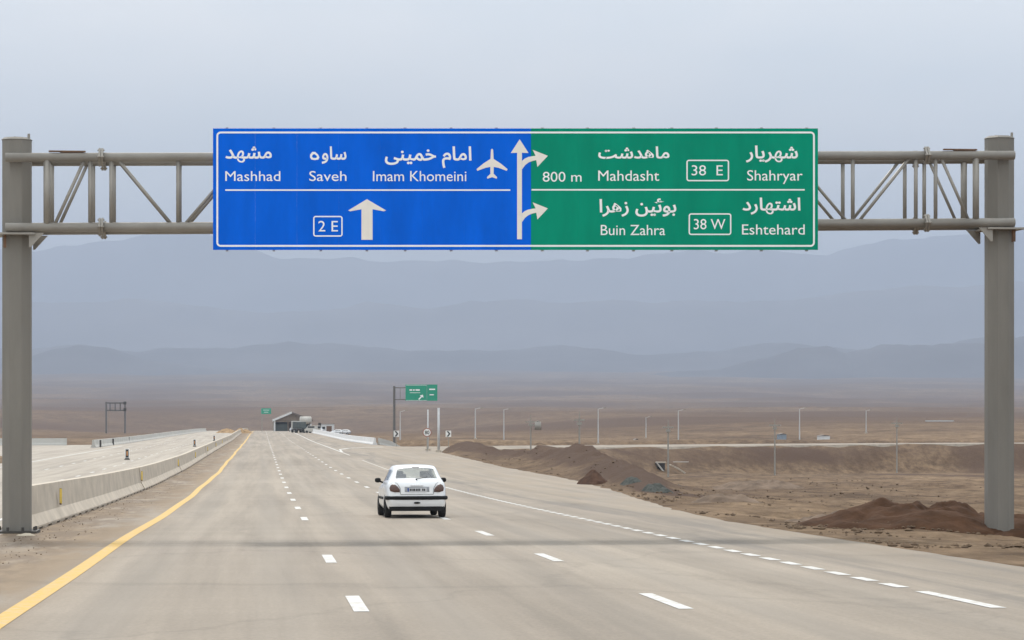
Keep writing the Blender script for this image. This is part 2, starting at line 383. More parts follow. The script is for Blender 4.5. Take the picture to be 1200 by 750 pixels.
# ramp
rw_ = []
for i in range(0, 61):
    a = math.pi * .5 * i / 60 if i <= 60 else 0
    a = -.02 + (math.pi / 2 + .02 - 0) * i / 60
    base_ang = math.atan2(-(CYr - P(17.2, 256)[1]), P(17.2, 256)[0] - CXr)   # bearing of the start
    ang = math.pi + .1 - (math.pi / 2 + .1) * i / 60
    cx, cy = math.cos(ang), math.sin(ang); r = []
    px_, py_ = CXr + cx * (RIN + 4), CYr + cy * (RIN + 4)
    wdt = ramp_w(px_, py_)
    hy = max(0, py_ - CYr); hz = 6.05 + (6.9 - 6.05) * sst(0, 100, hy)
    for k in range(7):
        rr = RIN + wdt * k / 6; X_, Y_ = CXr + cx * rr, CYr + cy * rr
        o_, t_ = OT(X_, Y_)
        zz = CZ - hz
        if o_ < redge(t_) + 3: zz = min(zz, zr(t_) - .006) if o_ < redge(t_) else zz + (zr(t_) - zz) * (1 - (o_ - redge(t_)) / 3)
        r.append((X_, Y_, zz))
    r = [(r[0][0] - cx * .6, r[0][1] - cy * .6, r[0][2] - .5)] + r + [(r[-1][0] + cx * .6, r[-1][1] + cy * .6, r[-1][2] - .5)]
    rw_.append(r)
for k in range(1, 40):
    X_ = CXr + k * 12; rw_.append([(X_, CYr + RIN - .6, CZ - 7.4)] + [(X_, CYr + RIN + 6.5 * j / 6, CZ - 6.9) for j in range(7)] + [(X_, CYr + RIN + 7.1, CZ - 7.4)])
tag(MB().grid(rw_).build('ramp_road', M_ROAD, fix=False), kind='structure')

# painted lines: each dash or continuous line is one sheet just above the road
def stripe(mat, o0, o1, t0, t1, lift=.005, wob=0):
    mb = MB(); rws = []; k = max(1, int((t1 - t0) / 2.4))
    for i in range(k + 1):
        t = t0 + (t1 - t0) * i / k; w = wob * (math.sin(t * .21) * .5 + math.sin(t * .083 + 1) * .8)
        rws.append([P(o, t) + (zr(t) + lift,) for o in (o0 + w, o1 + w)])
    return mb.grid(rws)
markings = bpy.data.objects.new('lane_markings', None); COL.objects.link(markings); tag(markings, kind='structure')
def ln(mb, name, mat): return mb.build(name, mat, markings, fix=False)
ln(stripe(M_YPAINT, -3.92, -3.68, -40, 950, wob=.045), 'edge_line', M_YPAINT)
for o, missing in ((0, {51.4}), (3.62, ())):
    t = 27.7 - 12 * 5
    while t < 900:
        tt = t if o == 0 else t + .0
        # the dash by the gantry on the left lane line was never painted
        if not (o == 0 and 48 < tt < 60): ln(stripe(M_WPAINT, o - .085, o + .085, tt, tt + 3), 'lane_dash', M_WPAINT)
        t += 12
ln(stripe(M_FPAINT, 7.02, 7.2, 27.4, 30.7), 'edge_line', M_WPAINT).data.materials[0] = M_WPAINT
t = 31.6
while t < 110: ln(stripe(M_WPAINT, 7.02, 7.2, t, t + 1.0), 'edge_dash', M_WPAINT); t += 1.6
for k in range(24): ln(stripe(M_FPAINT, 7.02, 7.2, 110.6 + k * 4, 113 + k * 4), 'edge_dash', M_FPAINT)
ln(stripe(M_FPAINT, 7.02, 7.2, 235, 262), 'edge_line', M_FPAINT); ln(stripe(M_WPAINT, 7.02, 7.2, 262, 900), 'edge_line', M_WPAINT)
ln(stripe(M_WPAINT, 7.02, 7.2, -40, 26), 'edge_line', M_WPAINT)
gp = [(7.25, 262), (7.7, 285), (9.2, 300), (11.5, 309), (14, 314)]
mb = MB(); mb.grid([[P(o - .12, t) + (zr(t) + .006,), P(o + .12, t - .6) + (zr(t) + .006,)] for o, t in gp]); ln(mb, 'gore_line', M_WPAINT)
ln(stripe(M_WPAINT, -7.9, -7.72, -40, 900), 'edge_line', M_WPAINT); ln(stripe(M_WPAINT, -19.4, -19.2, 20, 330), 'edge_line', M_WPAINT)
for o in (-11.6, -15.4):
    t = 60
    while t < 420: ln(stripe(M_WPAINT, o - .08, o + .08, t, t + 3), 'lane_dash', M_WPAINT); t += 12

# ------------------------------------------------------------------ concrete barriers
def barrier_mb(path, zf, base_gap=True, H=.98):
    """path: list of (x,y); New Jersey profile swept along it"""
    prof = [(-.33, .0), (-.33, .09), (-.19, .34), (-.11, H), (.11, H), (.19, .34), (.33, .09), (.33, 0)]
    mb = MB(); rws = []
    for i, (x, y) in enumerate(path):
        a = Vector(path[max(0, i - 1)]); b = Vector(path[min(len(path) - 1, i + 1)]); d = (b - a).normalized(); nrm = Vector((d.y, -d.x)); z = zf(x, y)
        rws.append([(x + nrm.x * u, y + nrm.y * u, z + v + (.05 if base_gap and v == 0 else 0)) for u, v in prof])
    mb.grid([r + [r[0]] for r in rws]); k = len(rws[0])
    mb.add(rws[0], [tuple(range(k))]); mb.add(rws[-1], [tuple(range(k))[::-1]])
    if base_gap:      # cast feet; dark drainage gaps stay open between them
        L_ = 0
        for (x0, y0), (x1, y1) in zip(path, path[1:]):
            d = Vector((x1 - x0, y1 - y0)); l = d.length; cx, cy = (x0 + x1) / 2, (y0 + y1) / 2
            mb.box((cx, cy, zf(cx, cy) + .025), (.62, l * .62, .06), math.atan2(d.y, d.x) - math.pi / 2)
    return mb
zroad = lambda x, y: zr(OT(x, y)[1])
OB = -6.42
bar = tag(empty('concrete_barrier', P(OB, 55) + (zr(55),), 0), 'long grey concrete median barrier running from the left column to the crest, with yellow reflectors', 'barrier')
inv = Matrix.Translation(bar.location).inverted()
def rel(mb, root):
    l = root.location; mb.v = [(x - l.x, y - l.y, z - l.z) for x, y, z in mb.v]; return mb
joints = [55.5, 83, 108, 133, 158, 183, 208, 233, 258, 283, 308, 340, 380, 420, 470, 530, 600, 700, 820, 950]
for a, b in zip(joints, joints[1:]):
    k = max(2, int((b - a) / 2.5)); wob = random.uniform(-.03, .03)
    path = [P(OB + wob, a + .05 + (b - a - .1) * i / k) for i in range(k + 1)]
    rel(barrier_mb(path, zroad), bar).build('barrier_section', M_CONC, bar)
M_YREF = pmat('yellow_reflector', (.85, .62, .12), .4, var=.1); M_BRN = pmat('brown_plastic', (.16, .09, .05), .6)
for t in (64.4, 107.5, 154, 194, 237, 280, 323):
    x, y = P(OB + .24, t)
    mb = MB(); mb.box((x, y, zr(t) + .62), (.05, .12, .42), -RA * 0 + RA); rf = rel(mb, bar).build('reflector', M_BRN, bar)
    mb = MB(); mb.box(P(OB + .26, t - .03) + (zr(t) + .62,), (.03, .06, .36), RA); mb.box(P(OB + .245, t - .064) + (zr(t) + .64,), (.05, .012, .36), RA)
    rel(mb, bar).build('yellow_lens', M_YREF, rf)
# pale rubble at the end of the barrier
def parapet(name, label, pts, mat, step=25, cat='barrier', zf=zroad, H=.95):
    r = empty(name, (pts[0][0], pts[0][1], zf(*pts[0])), 0, label, cat)
    for i in range(len(pts) - 1):
        a, b = Vector(pts[i]), Vector(pts[i + 1]); d = (b - a); l = d.length; n = max(1, round(l / step))
        for j in range(n):
            p = a + d * (j / n) + d.normalized() * .08; q = a + d * ((j + 1) / n) - d.normalized() * .08; k = max(2, int((q - p).length / 5))
            path = [tuple(p + (q - p) * u / k) for u in range(k + 1)]
            rel(barrier_mb(path, zf, False, H), r).build('barrier_section', mat, r)
    return r
M_CONCP = pmat('pale_barrier_concrete', (.46, .45, .42), .9, var=.12, scale=.5)
far_b = parapet('concrete_barrier', 'pale concrete parapet along the far edge of the opposite carriageway', [P(-21.8, 312), P(-21.2, 420), P(-19.5, 560), P(-18, 760)], M_CONCP, 12)
parapet('concrete_barrier', 'short low parapet at the far left edge beside the left gantry column', [(-84, 338), (-60.8, 342)], M_CONCP, 8)
parapet('concrete_barrier', 'white concrete barrier on the right of the road beyond the exit', [P(14.4, 345), P(13.2, 420), P(12.2, 560), P(11.8, 640)], M_CONCW, 20)
zg = lambda x, y: ground(x, y)
parapet('concrete_barrier', 'short grey concrete barrier block at the foot of the green exit sign pole', [(-18.6, 347), (-15.2, 349)], M_CONCP, 8, zf=zg)
# black deflector posts along the far parapet
postp = None
for i, t in enumerate((318, 345, 385, 425, 470)):
    x, y = P(-21.3, t); z = zr(t)
    if not postp:
        postp = empty('delineator_post', (x, y, z), 0, cat='marker post', group='small dark posts on the far parapet side')
        MB().box((0, 0, .45), (.22, .12, .9)).build('post_body', M_DARK, postp); o = postp
    else: o = copy_tree(postp, (x, y, z))
    o['label'] = ['small dark marker post at the near end of the far parapet', 'second small dark post from the near end of the far parapet', 'middle small dark post of the far parapet', 'fourth small dark post along the far parapet', 'farthest small dark post along the far parapet'][i]

# hazard panels on the opposite carriageway
M_WHITE = pmat('white_sheeting', (.78, .78, .76), .5, var=.04); M_BLACK = pmat('black_sheeting', (.03, .03, .03), .5); M_ORANGE = pmat('orange_sheeting', (.62, .30, .12), .5)
hz = None
for i, (px, Y, lab) in enumerate(((149, 205, 'nearest black and white hazard marker standing behind the median barrier'), (228, 315, 'middle black and white hazard marker behind the median barrier'), (251, 410, 'farthest black and white hazard marker behind the median barrier'))):
    p = at(px, Y)
    if not hz:
        hz = empty('hazard_marker', p, RA, lab, 'marker post', 'hazard markers behind the median barrier')
        MB().box((0, 0, .15), (.3, .3, .1)).box((0, .0, .1), (.44, .4, .08)).build('base', M_DARK, hz)
        b_ = MB().box((0, 0, .58), (.36, .05, .78)).build('panel', M_WHITE, hz)
        MB().box((0, -.028, .58), (.24, .012, .66)).build('panel_stripe', M_BLACK, b_)
        MB().box((0, -.037, .58), (.1, .012, .36)).build('panel_reflector', M_ORANGE, b_)
    else: copy_tree(hz, p, RA, lab)

# ------------------------------------------------------------------ gantry
TG = 54.9; TILT = .0118
def beam_frame(off):
    """point where beam coordinate b=0 (left column) stands, shifted off metres towards the camera"""
    x, y = P(0, TG); xl = (20 - 600) * 54.2 / F
    return xl, 54.2
BX, BY = beam_frame(0)
def bcoord(px, off):
    x0 = BX + .0995 * off; y0 = BY - .99504 * off; k = (px - 600) / F
    return (k * y0 - x0) / (.99504 - k * .0995), y0
def bz(px, py, off):
    b, y0 = bcoord(px, off); Y = y0 + .0995 * b; return CZ + (HY - py) * Y / F - TILT * b
gz = ground(BX, BY)
gan = empty('sign_gantry', (BX, BY, 0), RA, 'grey steel truss gantry on two columns spanning the road', 'gantry')
SPAN = bcoord(1171, 0)[0]
zu = bz(40, 184.5, .48) ; zl_ = bz(40, 266.5, .48)
zfn = lambda b, z: z + TILT * b
RC = .1
HD = .48
for nm, z in (('upper_chord', zu), ('lower_chord', zl_)):
    for y in (-HD, HD):
        mb = MB(); mb.tube((-.2, y, zfn(-.2, z)), (SPAN + .2, y, zfn(SPAN + .2, z)), RC, 16); mb.build(nm, M_GALV, gan, True)
bs = [.68, 1.6, 2.05, 3.48]; k = 10; mid = [3.48 + (SPAN - 6.96) * i / k for i in range(1, k)]
vs_ = bs + mid + [SPAN - b for b in bs[::-1]]
for i, b in enumerate(vs_):
    r = .075 if i in (0, len(vs_) - 1) else .045
    for y in (-HD, HD):
        MB().tube((b, y, zfn(b, zl_)), (b, y, zfn(b, zu)), r, 10).build('vertical_strut', M_GALV, gan, True)
    if i not in (0, 1, len(vs_) - 1, len(vs_) - 2):
        for z_ in (zl_, zu): MB().tube((b, -HD, zfn(b, z_)), (b, HD, zfn(b, z_)), .03, 8).build('cross_strut', M_GALV, gan, True)
diag = [(.82, 0, 1.5, 1), (2.15, 1, 3.38, 0)]
pts = [3.48] + mid + [SPAN - 3.48]; up = 0
for a, b in zip(pts, pts[1:]): diag.append((a + .1, up, b - .1, 1 - up)); up = 1 - up
diag += [(SPAN - c, u2, SPAN - a, u1) for a, u1, c, u2 in diag[:2][::-1]]
for a, u, b, v in diag:
    for y in (-HD, HD):
        MB().tube((a, y, zfn(a, zu if u else zl_)), (b, y, zfn(b, zu if v else zl_)), .036, 10).build('diagonal_brace', M_GALV, gan, True)
for b in (1.83, SPAN - 1.8):
    for z in (zu, zl_):
        for y in (-HD, HD):
            mb = MB(); zz = zfn(b, z)
            for dx in (-.028, .028): mb.prism([(0, .2), (.17, 0), (0, -.2), (-.17, 0)], 0, 0.045, 'x'); mb.v[-8:] = [(b + dx + q[0] - .022, y + q[1], zz + q[2]) for q in mb.v[-8:]]
            for a in range(4):
                an = a * math.pi / 2; mb.tube((b - .075, y + math.sin(an) * .14, zz + math.cos(an) * .155), (b + .075, y + math.sin(an) * .14, zz + math.cos(an) * .155), .018, 6)
            mb.build('flange_plate', M_GALV, gan)
for b0, b1 in ((.72, 1.5), (SPAN - 1.42, SPAN - .66)):
    for y in (-HD,): MB().box(((b0 + b1) / 2, y, zfn((b0 + b1) / 2, zu + RC + .028)), (b1 - b0, .09, .03)).box(((b0 + b1) / 2 + .1, y, zfn((b0 + b1) / 2, zu + RC + .008)), (.5, .05, .02)).build('lamp_bracket', M_RUST, gan)
for b, sgn in ((0, 1), (SPAN, -1)):
    x = BX + .99504 * b; y = BY + .0995 * b; gzz = ground(x, y)
    ztop = zfn(b, zu) + .42
    mb = MB(); mb.tube((b, 0, gzz - .3), (b, 0, ztop), .33, 8, ph=.5).tube((b, 0, ztop), (b, 0, ztop + .05), .35, 8, .28, ph=.5)
    c = mb.build('column', M_COLUMN, gan)
    mb = MB(); mb.box((b, 0, gzz + .03), (.92, .92, .06))
    for a in range(8):
        an = a * math.pi / 4 + .39; mb.tube((b + math.cos(an) * .42, math.sin(an) * .42, gzz + .05), (b + math.cos(an) * .42, math.sin(an) * .42, gzz + .14), .03, 6)
    mb.build('base_plate', M_DARK if sgn > 0 else M_COLUMN, gan)
    zz = zfn(b, zl_)
    mb = MB(); mb.prism([(b + sgn * .3, zz - .11), (b + sgn * .62, zz - .11), (b + sgn * .34, zz - .42), (b + sgn * .3, zz - .42)], -.5, -.46).prism([(b + sgn * .3, zz - .11), (b + sgn * .62, zz - .11), (b + sgn * .34, zz - .42), (b + sgn * .3, zz - .42)], .46, .5)
    mb.box((b, 0, zz - .13), (.86, 1.15, .04)); mb.build('support_bracket', M_GALV, gan)
    mb = MB()
    for y in (-.41, -.2): mb.box((b - .22 * sgn, y * .98, zz - .28), (.06, .03, .28))
    mb.build('bracket_rib', M_RUST, gan)
    mb = MB().tube((b + .26 * 1, -.1, ztop + .04), (b + .26, -.1, ztop + .13), .03, 8).tube((b - .05, .1, ztop + .04), (b - .05, .1, ztop + .09), .03, 8); mb.build('lifting_lug', M_GALV, gan)

# ------------------------------------------------------------------ writing
FORMS = {'ا': (0xFE8D, 0xFE8E, 0, 0), 'ب': (0xFE8F, 0xFE90, 0xFE91, 0xFE92), 'ت': (0xFE95, 0xFE96, 0xFE97, 0xFE98), 'خ': (0xFEA5, 0xFEA6, 0xFEA7, 0xFEA8), 'د': (0xFEA9, 0xFEAA, 0, 0), 'ر': (0xFEAD, 0xFEAE, 0, 0), 'ز': (0xFEAF, 0xFEB0, 0, 0), 'س': (0xFEB1, 0xFEB2, 0xFEB3, 0xFEB4), 'ش': (0xFEB5, 0xFEB6, 0xFEB7, 0xFEB8), 'م': (0xFEE1, 0xFEE2, 0xFEE3, 0xFEE4), 'ن': (0xFEE5, 0xFEE6, 0xFEE7, 0xFEE8), 'ه': (0xFEE9, 0xFEEA, 0xFEEB, 0xFEEC), 'و': (0xFEED, 0xFEEE, 0, 0), 'ی': (0xFBFC, 0xFBFD, 0xFBFE, 0xFBFF), 'ئ': (0xFE89, 0xFE8A, 0xFE8B, 0xFE8C)}
def shape(s):
    out = ''
    for i, c in enumerate(s):
        if c not in FORMS: out += c; continue
        f = FORMS[c]; p = i > 0 and s[i - 1] in FORMS and FORMS[s[i - 1]][2] != 0
        n = i < len(s) - 1 and s[i + 1] in FORMS and f[2] != 0
        out += chr(f[(3 if n else 1) if p else (2 if n else 0)])
    return out[::-1]
def glyphs(body, bold=.012, track=1.0):
    """flat letter outlines; overlapping letters are stepped a fraction of a millimetre apart"""
    cu = bpy.data.curves.new('lettering', 'FONT'); cu.body = body; cu.offset = bold; cu.resolution_u = 4; cu.space_character = track
    o = bpy.data.objects.new('lettering', cu); COL.objects.link(o)
    dg = bpy.context.evaluated_depsgraph_get(); dg.update()
    me = bpy.data.meshes.new_from_object(o.evaluated_get(dg))
    v = [tuple(q.co) for q in me.vertices]; f = [tuple(p.vertices) for p in me.polygons]
    par = list(range(len(v)))
    def fd(a):
        while par[a] != a: par[a] = par[par[a]]; a = par[a]
        return a
    for q in f:
        for a in q[1:]: par[fd(a)] = fd(q[0])
    ids = {}; lay = [ids.setdefault(fd(i), len(ids)) for i in range(len(v))]
    bpy.data.objects.remove(o); bpy.data.curves.remove(cu); bpy.data.meshes.remove(me)
    return v, f, lay

OFFS = HD + RC + .16                         # sign face in front of the beam axis
SX = BX + .0995 * OFFS; SY = BY - .99504 * OFFS
def uv(px, py):
    b, _ = bcoord(px, OFFS); Y = SY + .0995 * b; z = CZ + (HY - py) * Y / F
    return b, z
rtsign = empty('direction_sign', (SX, SY, 0), RA, 'wide blue and green direction sign with white lettering hung on the gantry', 'road sign')
M_BLUE = pmat('blue_sign_sheeting', (.0, .125, .72), .6, spec=.08, var=.13, scale=.7, stretch=(2.2, 1, .6)); M_GREEN = pmat('green_sign_sheeting', (.0, .27, .165), .6, spec=.08, var=.13, scale=.7, stretch=(2.2, 1, .6))
M_LET = pmat('white_sign_sheeting', (.90, .91, .91), .45, var=.03); M_LETG = pmat('cream_sign_sheeting', (.84, .79, .72), .45, var=.04)
M_ALU = pmat('sign_back_aluminium', (.35, .35, .36), .5, .5)
def outline_mb(pts, d0=-.0035, d1=0, mb=None):
    mb = mb or MB(); q = [uv(*p) for p in pts]; return mb.prism(q, d0, d1)
def panel(name, x0, x1, y0, y1, mat):
    mb = MB(); a, b, c, d = uv(x0, y0), uv(x1, y0), uv(x1, y1), uv(x0, y1); mb.prism([a, b, c, d], 0, .03); return mb.build(name, mat, rtsign)
YT0, YB0 = 150.5, 292.8
# the face is made of tall aluminium sheets butted together
edges_b = [249.6, 299, 348, 397, 446, 495, 544, 593, 622.3]
for a, b in zip(edges_b, edges_b[1:]): panel('blue_panel', a + .03, b - .03, YT0, YB0, M_BLUE)
edges_g = [622.3, 678, 734, 790, 846, 902, 958.6]
for a, b in zip(edges_g, edges_g[1:]): panel('green_panel', a + .03, b - .03, YT0, YB0, M_GREEN)
for px in (266, 321, 376, 430, 475, 529, 582, 636, 689, 743, 788, 840, 893, 946):
    a = uv(px, YT0 - 1.3); b = uv(px, YB0 + 1.5); mb = MB(); mb.box(((a[0]), .075, (a[1] + b[1]) / 2), (.055, .08, a[1] - b[1])); mb.build('mounting_rail', M_ALU, rtsign)
for py in (184.5, 266.5):
    a = uv(252, py); b = uv(956, py); mb = MB(); mb.prism([(a[0], a[1] - .04), (b[0], b[1] - .04), (b[0], b[1] + .04), (a[0], a[1] + .04)], .116, .15); mb.build('cross_rail', M_ALU, rtsign)
def rrect(x0, x1, y0, y1, r, w, n=5):
    """rounded rectangular ring"""
    mb = MB(); o = []; i_ = []
    for cx, cy, a0 in ((x1, y0, 270), (x1, y1, 0), (x0, y1, 90), (x0, y0, 180)):
        sx = -1 if cx == x1 else 1; sy = 1 if cy == y0 else -1
        for k in range(n + 1):
            a = R(a0 + 90 * k / n); c, s = math.cos(a), math.sin(a)
            o.append(uv(cx + sx * r + c * r, cy + sy * r + s * r)); i_.append(uv(cx + sx * r + c * (r - w), cy + sy * r + s * (r - w)))
    m = len(o); vs = [(x, -.0035, z) for x, z in o] + [(x, -.0035, z) for x, z in i_] + [(x, 0, z) for x, z in o] + [(x, 0, z) for x, z in i_]
    fs = []
    for k in range(m):
        j = (k + 1) % m; fs += [(k, j, m + j, m + k), (k, 2 * m + k, 2 * m + j, j), (m + k, m + j, 3 * m + j, 3 * m + k)]
    mb.add(vs, fs); return mb
rrect(253.6, 954.9, 154.2, 289.2, 5, 2.1).build('border', M_LET, rtsign)
def text(body, x0, x1, ytop, ybot, mat=M_LET, name='lettering', bold=0.0, parent=rtsign, fn=uv, d=-.003):
    """one mesh per word, stretched to the box it fills in the photograph"""
    v, f, lay = glyphs(body, bold)
    ax, bx = min(q[0] for q in v), max(q[0] for q in v); az, bz_ = min(q[1] for q in v), max(q[1] for q in v)
    if bold:
        v2, f2, l2 = glyphs(body, 0.0); k = len(v); v += v2; f += [tuple(i + k for i in q) for q in f2]; lay += [6 + l for l in l2]
    spans = sorted((min(v[i][0] for i in q), max(v[i][0] for i in q)) for q in f); cuts = []; end = spans[0][1]
    for a, b in spans:
        if a - end > .19 and ' ' in body: cuts.append((a + end) / 2)
        end = max(end, b)
    cuts.append(1e9); lo = -1e9
    for c in cuts:
        fs = [q for q in f if lo < v[q[0]][0] <= c]; lo = c
        ids = {i: n for n, i in enumerate(sorted({i for q in fs for i in q}))}; mb = MB(); vs = []
        for i in ids:
            q = v[i]; px = x0 + (x1 - x0) * (q[0] - ax) / (bx - ax); py = ybot + (ytop - ybot) * (q[1] - az) / (bz_ - az)
            u, z = fn(px, py); vs.append((u, d - .0004 * (lay[i] % 12), z))
        mb.add(vs, [tuple(ids[i] for i in q) for q in fs]); o = mb.build(name, mat, parent, fix=False)
    return o

PT = 'persian_lettering'; LT = 'lettering'
text(shape('مشهد'), 264, 318.5, 171.5, 190.5, name=PT, bold=.02)
text('Mashhad', 264, 328.5, 200.6, 212.2)
text(shape('ساو'), 377, 406, 171.5, 192, name=PT, bold=.02)
# the last letter of Saveh: an open ring drawn by hand
mb = MB(); ring = [(363.5, 181), (366, 178), (369.5, 178), (373, 181.5), (374.3, 184.5), (373, 187), (369, 187.6), (364.8, 187), (363.2, 184.2)]
cx = sum(p[0] for p in ring) / 9; cy = sum(p[1] for p in ring) / 9 ; inn = [(cx + (p[0] - cx) * .52, cy + (p[1] - cy) * .46) for p in ring]
q = [uv(*p) for p in ring]; w_ = [uv(*p) for p in inn]; mb.add([(x, -.0035, z) for x, z in q] + [(x, -.0035, z) for x, z in w_], [(i, (i + 1) % 9, 9 + (i + 1) % 9, 9 + i) for i in range(9)]); mb.build(PT, M_LET, rtsign)
text('Saveh', 362.5, 406, 200.4, 212.2)
text(shape('امام خمینی'), 451, 552.5, 171.5, 197, name=PT, bold=.02)
text('Imam Khomeini', 437, 546.5, 200.4, 212.4)
outline_mb([(264, 221.9), (598, 221.9), (598, 223.6), (264, 223.6)]).build('divider_line', M_LET, rtsign)
outline_mb([(623.0, 221.6), (943, 221.6), (943, 223.3), (623.0, 223.3)]).build('divider_line', M_LET, rtsign)
rrect(367, 401.5, 253, 277.3, 3, 1.5).build('route_box', M_LET, rtsign)
text('2 E', 373, 396, 258.8, 271.2)
outline_mb([(430, 233.4), (452.5, 246.6), (450, 247.6), (436.6, 245.2), (436.6, 281), (423.6, 281), (423.6, 245.2), (410.5, 247.6), (408, 246.6)]).build('ahead_arrow', M_LETG, rtsign)
outline_mb([(609, 163.2), (619.3, 179.3), (611.6, 179.0), (611.6, 280.3), (606, 280.3), (606, 179.0), (598.6, 179.3)]).build('long_arrow', M_LETG, rtsign)
for dy in (0, 61.6):
    up_ = [(611.7, 188.5), (615, 185.8), (619, 184.0), (624, 183.0), (628, 182.6)]; dn = [(628.5, 187.6), (624, 188.6), (619.5, 190.4), (615.5, 193.4), (611.7, 198.6)]
    outline_mb([(x, y + dy) for x, y in up_ + dn], -.0045, -.001).build('branch_curve', M_LETG, rtsign)
    outline_mb([(624.3, 175.6 + dy), (642, 182.6 + dy), (629.8, 195.6 + dy), (628.6, 188.6 + dy), (627.6, 182.6 + dy)], -.0052, 0).build('branch_arrowhead', M_LETG, rtsign)
pl = [(576, 174.2), (577.3, 175.6), (577.8, 186.2), (586, 191.5), (594.2, 198.2), (593.2, 200.2), (583.5, 196.6), (578, 195.6), (577.8, 203.6), (582, 207.6), (581.4, 209.4), (576, 207.6), (570.6, 209.4), (570, 207.6), (574.2, 203.6), (574, 195.6), (568.5, 196.6), (558.8, 200.2), (557.8, 198.2), (566, 191.5), (574.2, 186.2), (574.7, 175.6)]
outline_mb([(x + .6, y) for x, y in pl]).build('aeroplane_symbol', M_LETG, rtsign)
text('800 m', 636, 681.5, 201.3, 213)
text(shape('ماهدشت'), 701, 784.5, 171.5, 186.2, name=PT, bold=.02)
text('Mahdasht', 701, 772.5, 199.8, 212)
rrect(804.4, 854.4, 187.2, 212.4, 3, 1.5).build('route_box', M_LET, rtsign)
text('38  E', 810.5, 847, 193.6, 205.6)
text(shape('شهریار'), 874, 935, 170.5, 190.5, name=PT, bold=.02)
text('Shahryar', 875.5, 940.5, 199.4, 215.6)
text(shape('بوئین زهرا'), 702.5, 792.5, 232.5, 254, name=PT, bold=.02)
text('Buin Zahra', 704, 779.5, 263.6, 275.6)
rrect(807, 857, 250, 275.4, 3, 1.5).build('route_box', M_LET, rtsign)
text('38 W', 813, 850, 256.6, 268.8)
text(shape('اشتهارد'), 870, 938, 231.5, 251.5, name=PT, bold=.02)
text('Eshtehard', 869.5, 943, 263, 275)

# ------------------------------------------------------------------ the car
M_WCAR = pmat('white_car_paint', (.80, .81, .82), .28, var=.03, scale=2, coat=.6)
M_BPLAST = pmat('black_car_plastic', (.012, .012, .012), .6, spec=.2); M_TYRE = pmat('tyre_rubber', (.02, .02, .02), .85, var=.2); M_RIM = pmat('silver_wheel', (.45, .46, .48), .35, .7)
M_LAMP = pmat('red_brown_lamp', (.085, .036, .022), .3, var=.2, scale=20, coat=.3); M_SEAT = pmat('grey_seat_cloth', (.09, .09, .11), .9)
def glass_mat():
    m = bpy.data.materials.new('car_glass'); m.use_nodes = True; t = m.node_tree; t.nodes.clear()
    o = N(t, 'ShaderNodeOutputMaterial'); a = N(t, 'ShaderNodeBsdfTransparent'); a.inputs[0].default_value = (.9, .95, .95, 1)
    gl = N(t, 'ShaderNodeBsdfGlossy'); gl.inputs['Roughness'].default_value = .04; gl.inputs[0].default_value = (.9, .93, .95, 1)
    x = N(t, 'ShaderNodeMixShader')
    lw = N(t, 'ShaderNodeLayerWeight'); pw = N(t, 'ShaderNodeMath', operation='POWER'); pw.inputs[1].default_value = 3.0; fr = N(t, 'ShaderNodeMath', operation='MULTIPLY_ADD', use_clamp=True); fr.inputs[1].default_value = .75; fr.inputs[2].default_value = .14
    t.links.new(lw.outputs['Facing'], pw.inputs[0]); t.links.new(pw.outputs[0], fr.inputs[0])
    n = N(t, 'ShaderNodeTexNoise'); n.inputs['Scale'].default_value = 2.5; bp = N(t, 'ShaderNodeBump'); bp.inputs['Strength'].default_value = .004; t.links.new(n.outputs[0], bp.inputs['Height']); t.links.new(bp.outputs[0], gl.inputs['Normal'])
    t.links.new(fr.outputs[0], x.inputs[0]); t.links.new(a.outputs[0], x.inputs[1]); t.links.new(gl.outputs[0], x.inputs[2]); t.links.new(x.outputs[0], o.inputs[0]); return m
M_GLASS = glass_mat()
WT = [(0, .755), (.06, .79), (.3, .815), (.7, .826), (1.9, .826), (3.0, .82), (3.4, .79), (3.65, .70), (3.79, .56)]
ZB = [(0, .95), (.3, .955), (1, .935), (2, .90), (2.6, .88), (3.2, .80), (3.6, .70), (3.79, .60)]
ZT = [(.0, 1.02), (.17, 1.05), (.47, 1.345), (.6, 1.395), (.85, 1.425), (1.3, 1.435), (1.9, 1.41), (2.22, 1.34), (2.9, .985), (3.1, .94), (3.4, .87), (3.65, .76), (3.79, .64)]
TW = [(.0, .60), (.17, .60), (.47, .52), (.85, .54), (1.3, .56), (2.2, .54), (2.9, .62), (3.4, .6), (3.79, .42)]
TAILY = [.10, .02, -.045, -.035, -.005, .035, .085, .105, .11, .112, .115]     # rear face leans forward with height
def ring(y, tail=False):
    w, zb, zt, tw = interp(y, WT), interp(y, ZB), interp(y, ZT), interp(y, TW)
    h = zt - zb; k = min(1, h / .4)
    pts = [(w - .13, .20), (w - .05, .24), (w - .005, .40), (w, .60), (w - .012, .80), (w - .04, zb - .03), (w - .075, zb + .012)]
    if y > 3: pts = [(w - .13, .20), (w - .05, .24), (w - .005, .36), (w, .50), (w - .01, .5 + (zb - .5) * .5), (w - .03, zb - .03), (w - .09, zb + .01)]
    pts += [(tw + .055, zt - .075 * k - .004), (tw, zt - .028 * k - .002), (tw * .55, zt - .004), (0, zt)]
    for yc in (.67, 3.11):
        d = abs(y - yc)
        if d < .345 and not tail:
            za = .29 + math.sqrt(max(0, .345 ** 2 - d * d))
            pts = [(x, max(z, za + .03 * i * (1 if z < za else 0))) if i < 5 else (x, z) for i, (x, z) in enumerate(pts)]
            for i in range(1, 5):
                if pts[i][1] < pts[i - 1][1] + .012: pts[i] = (pts[i][0], pts[i - 1][1] + .012)
            pts[0] = (w - .02, pts[0][1]); pts[1] = (w + .005, pts[1][1])
    return [(x, y + (TAILY[i] if tail else 0), z) for i, (x, z) in enumerate(pts)]
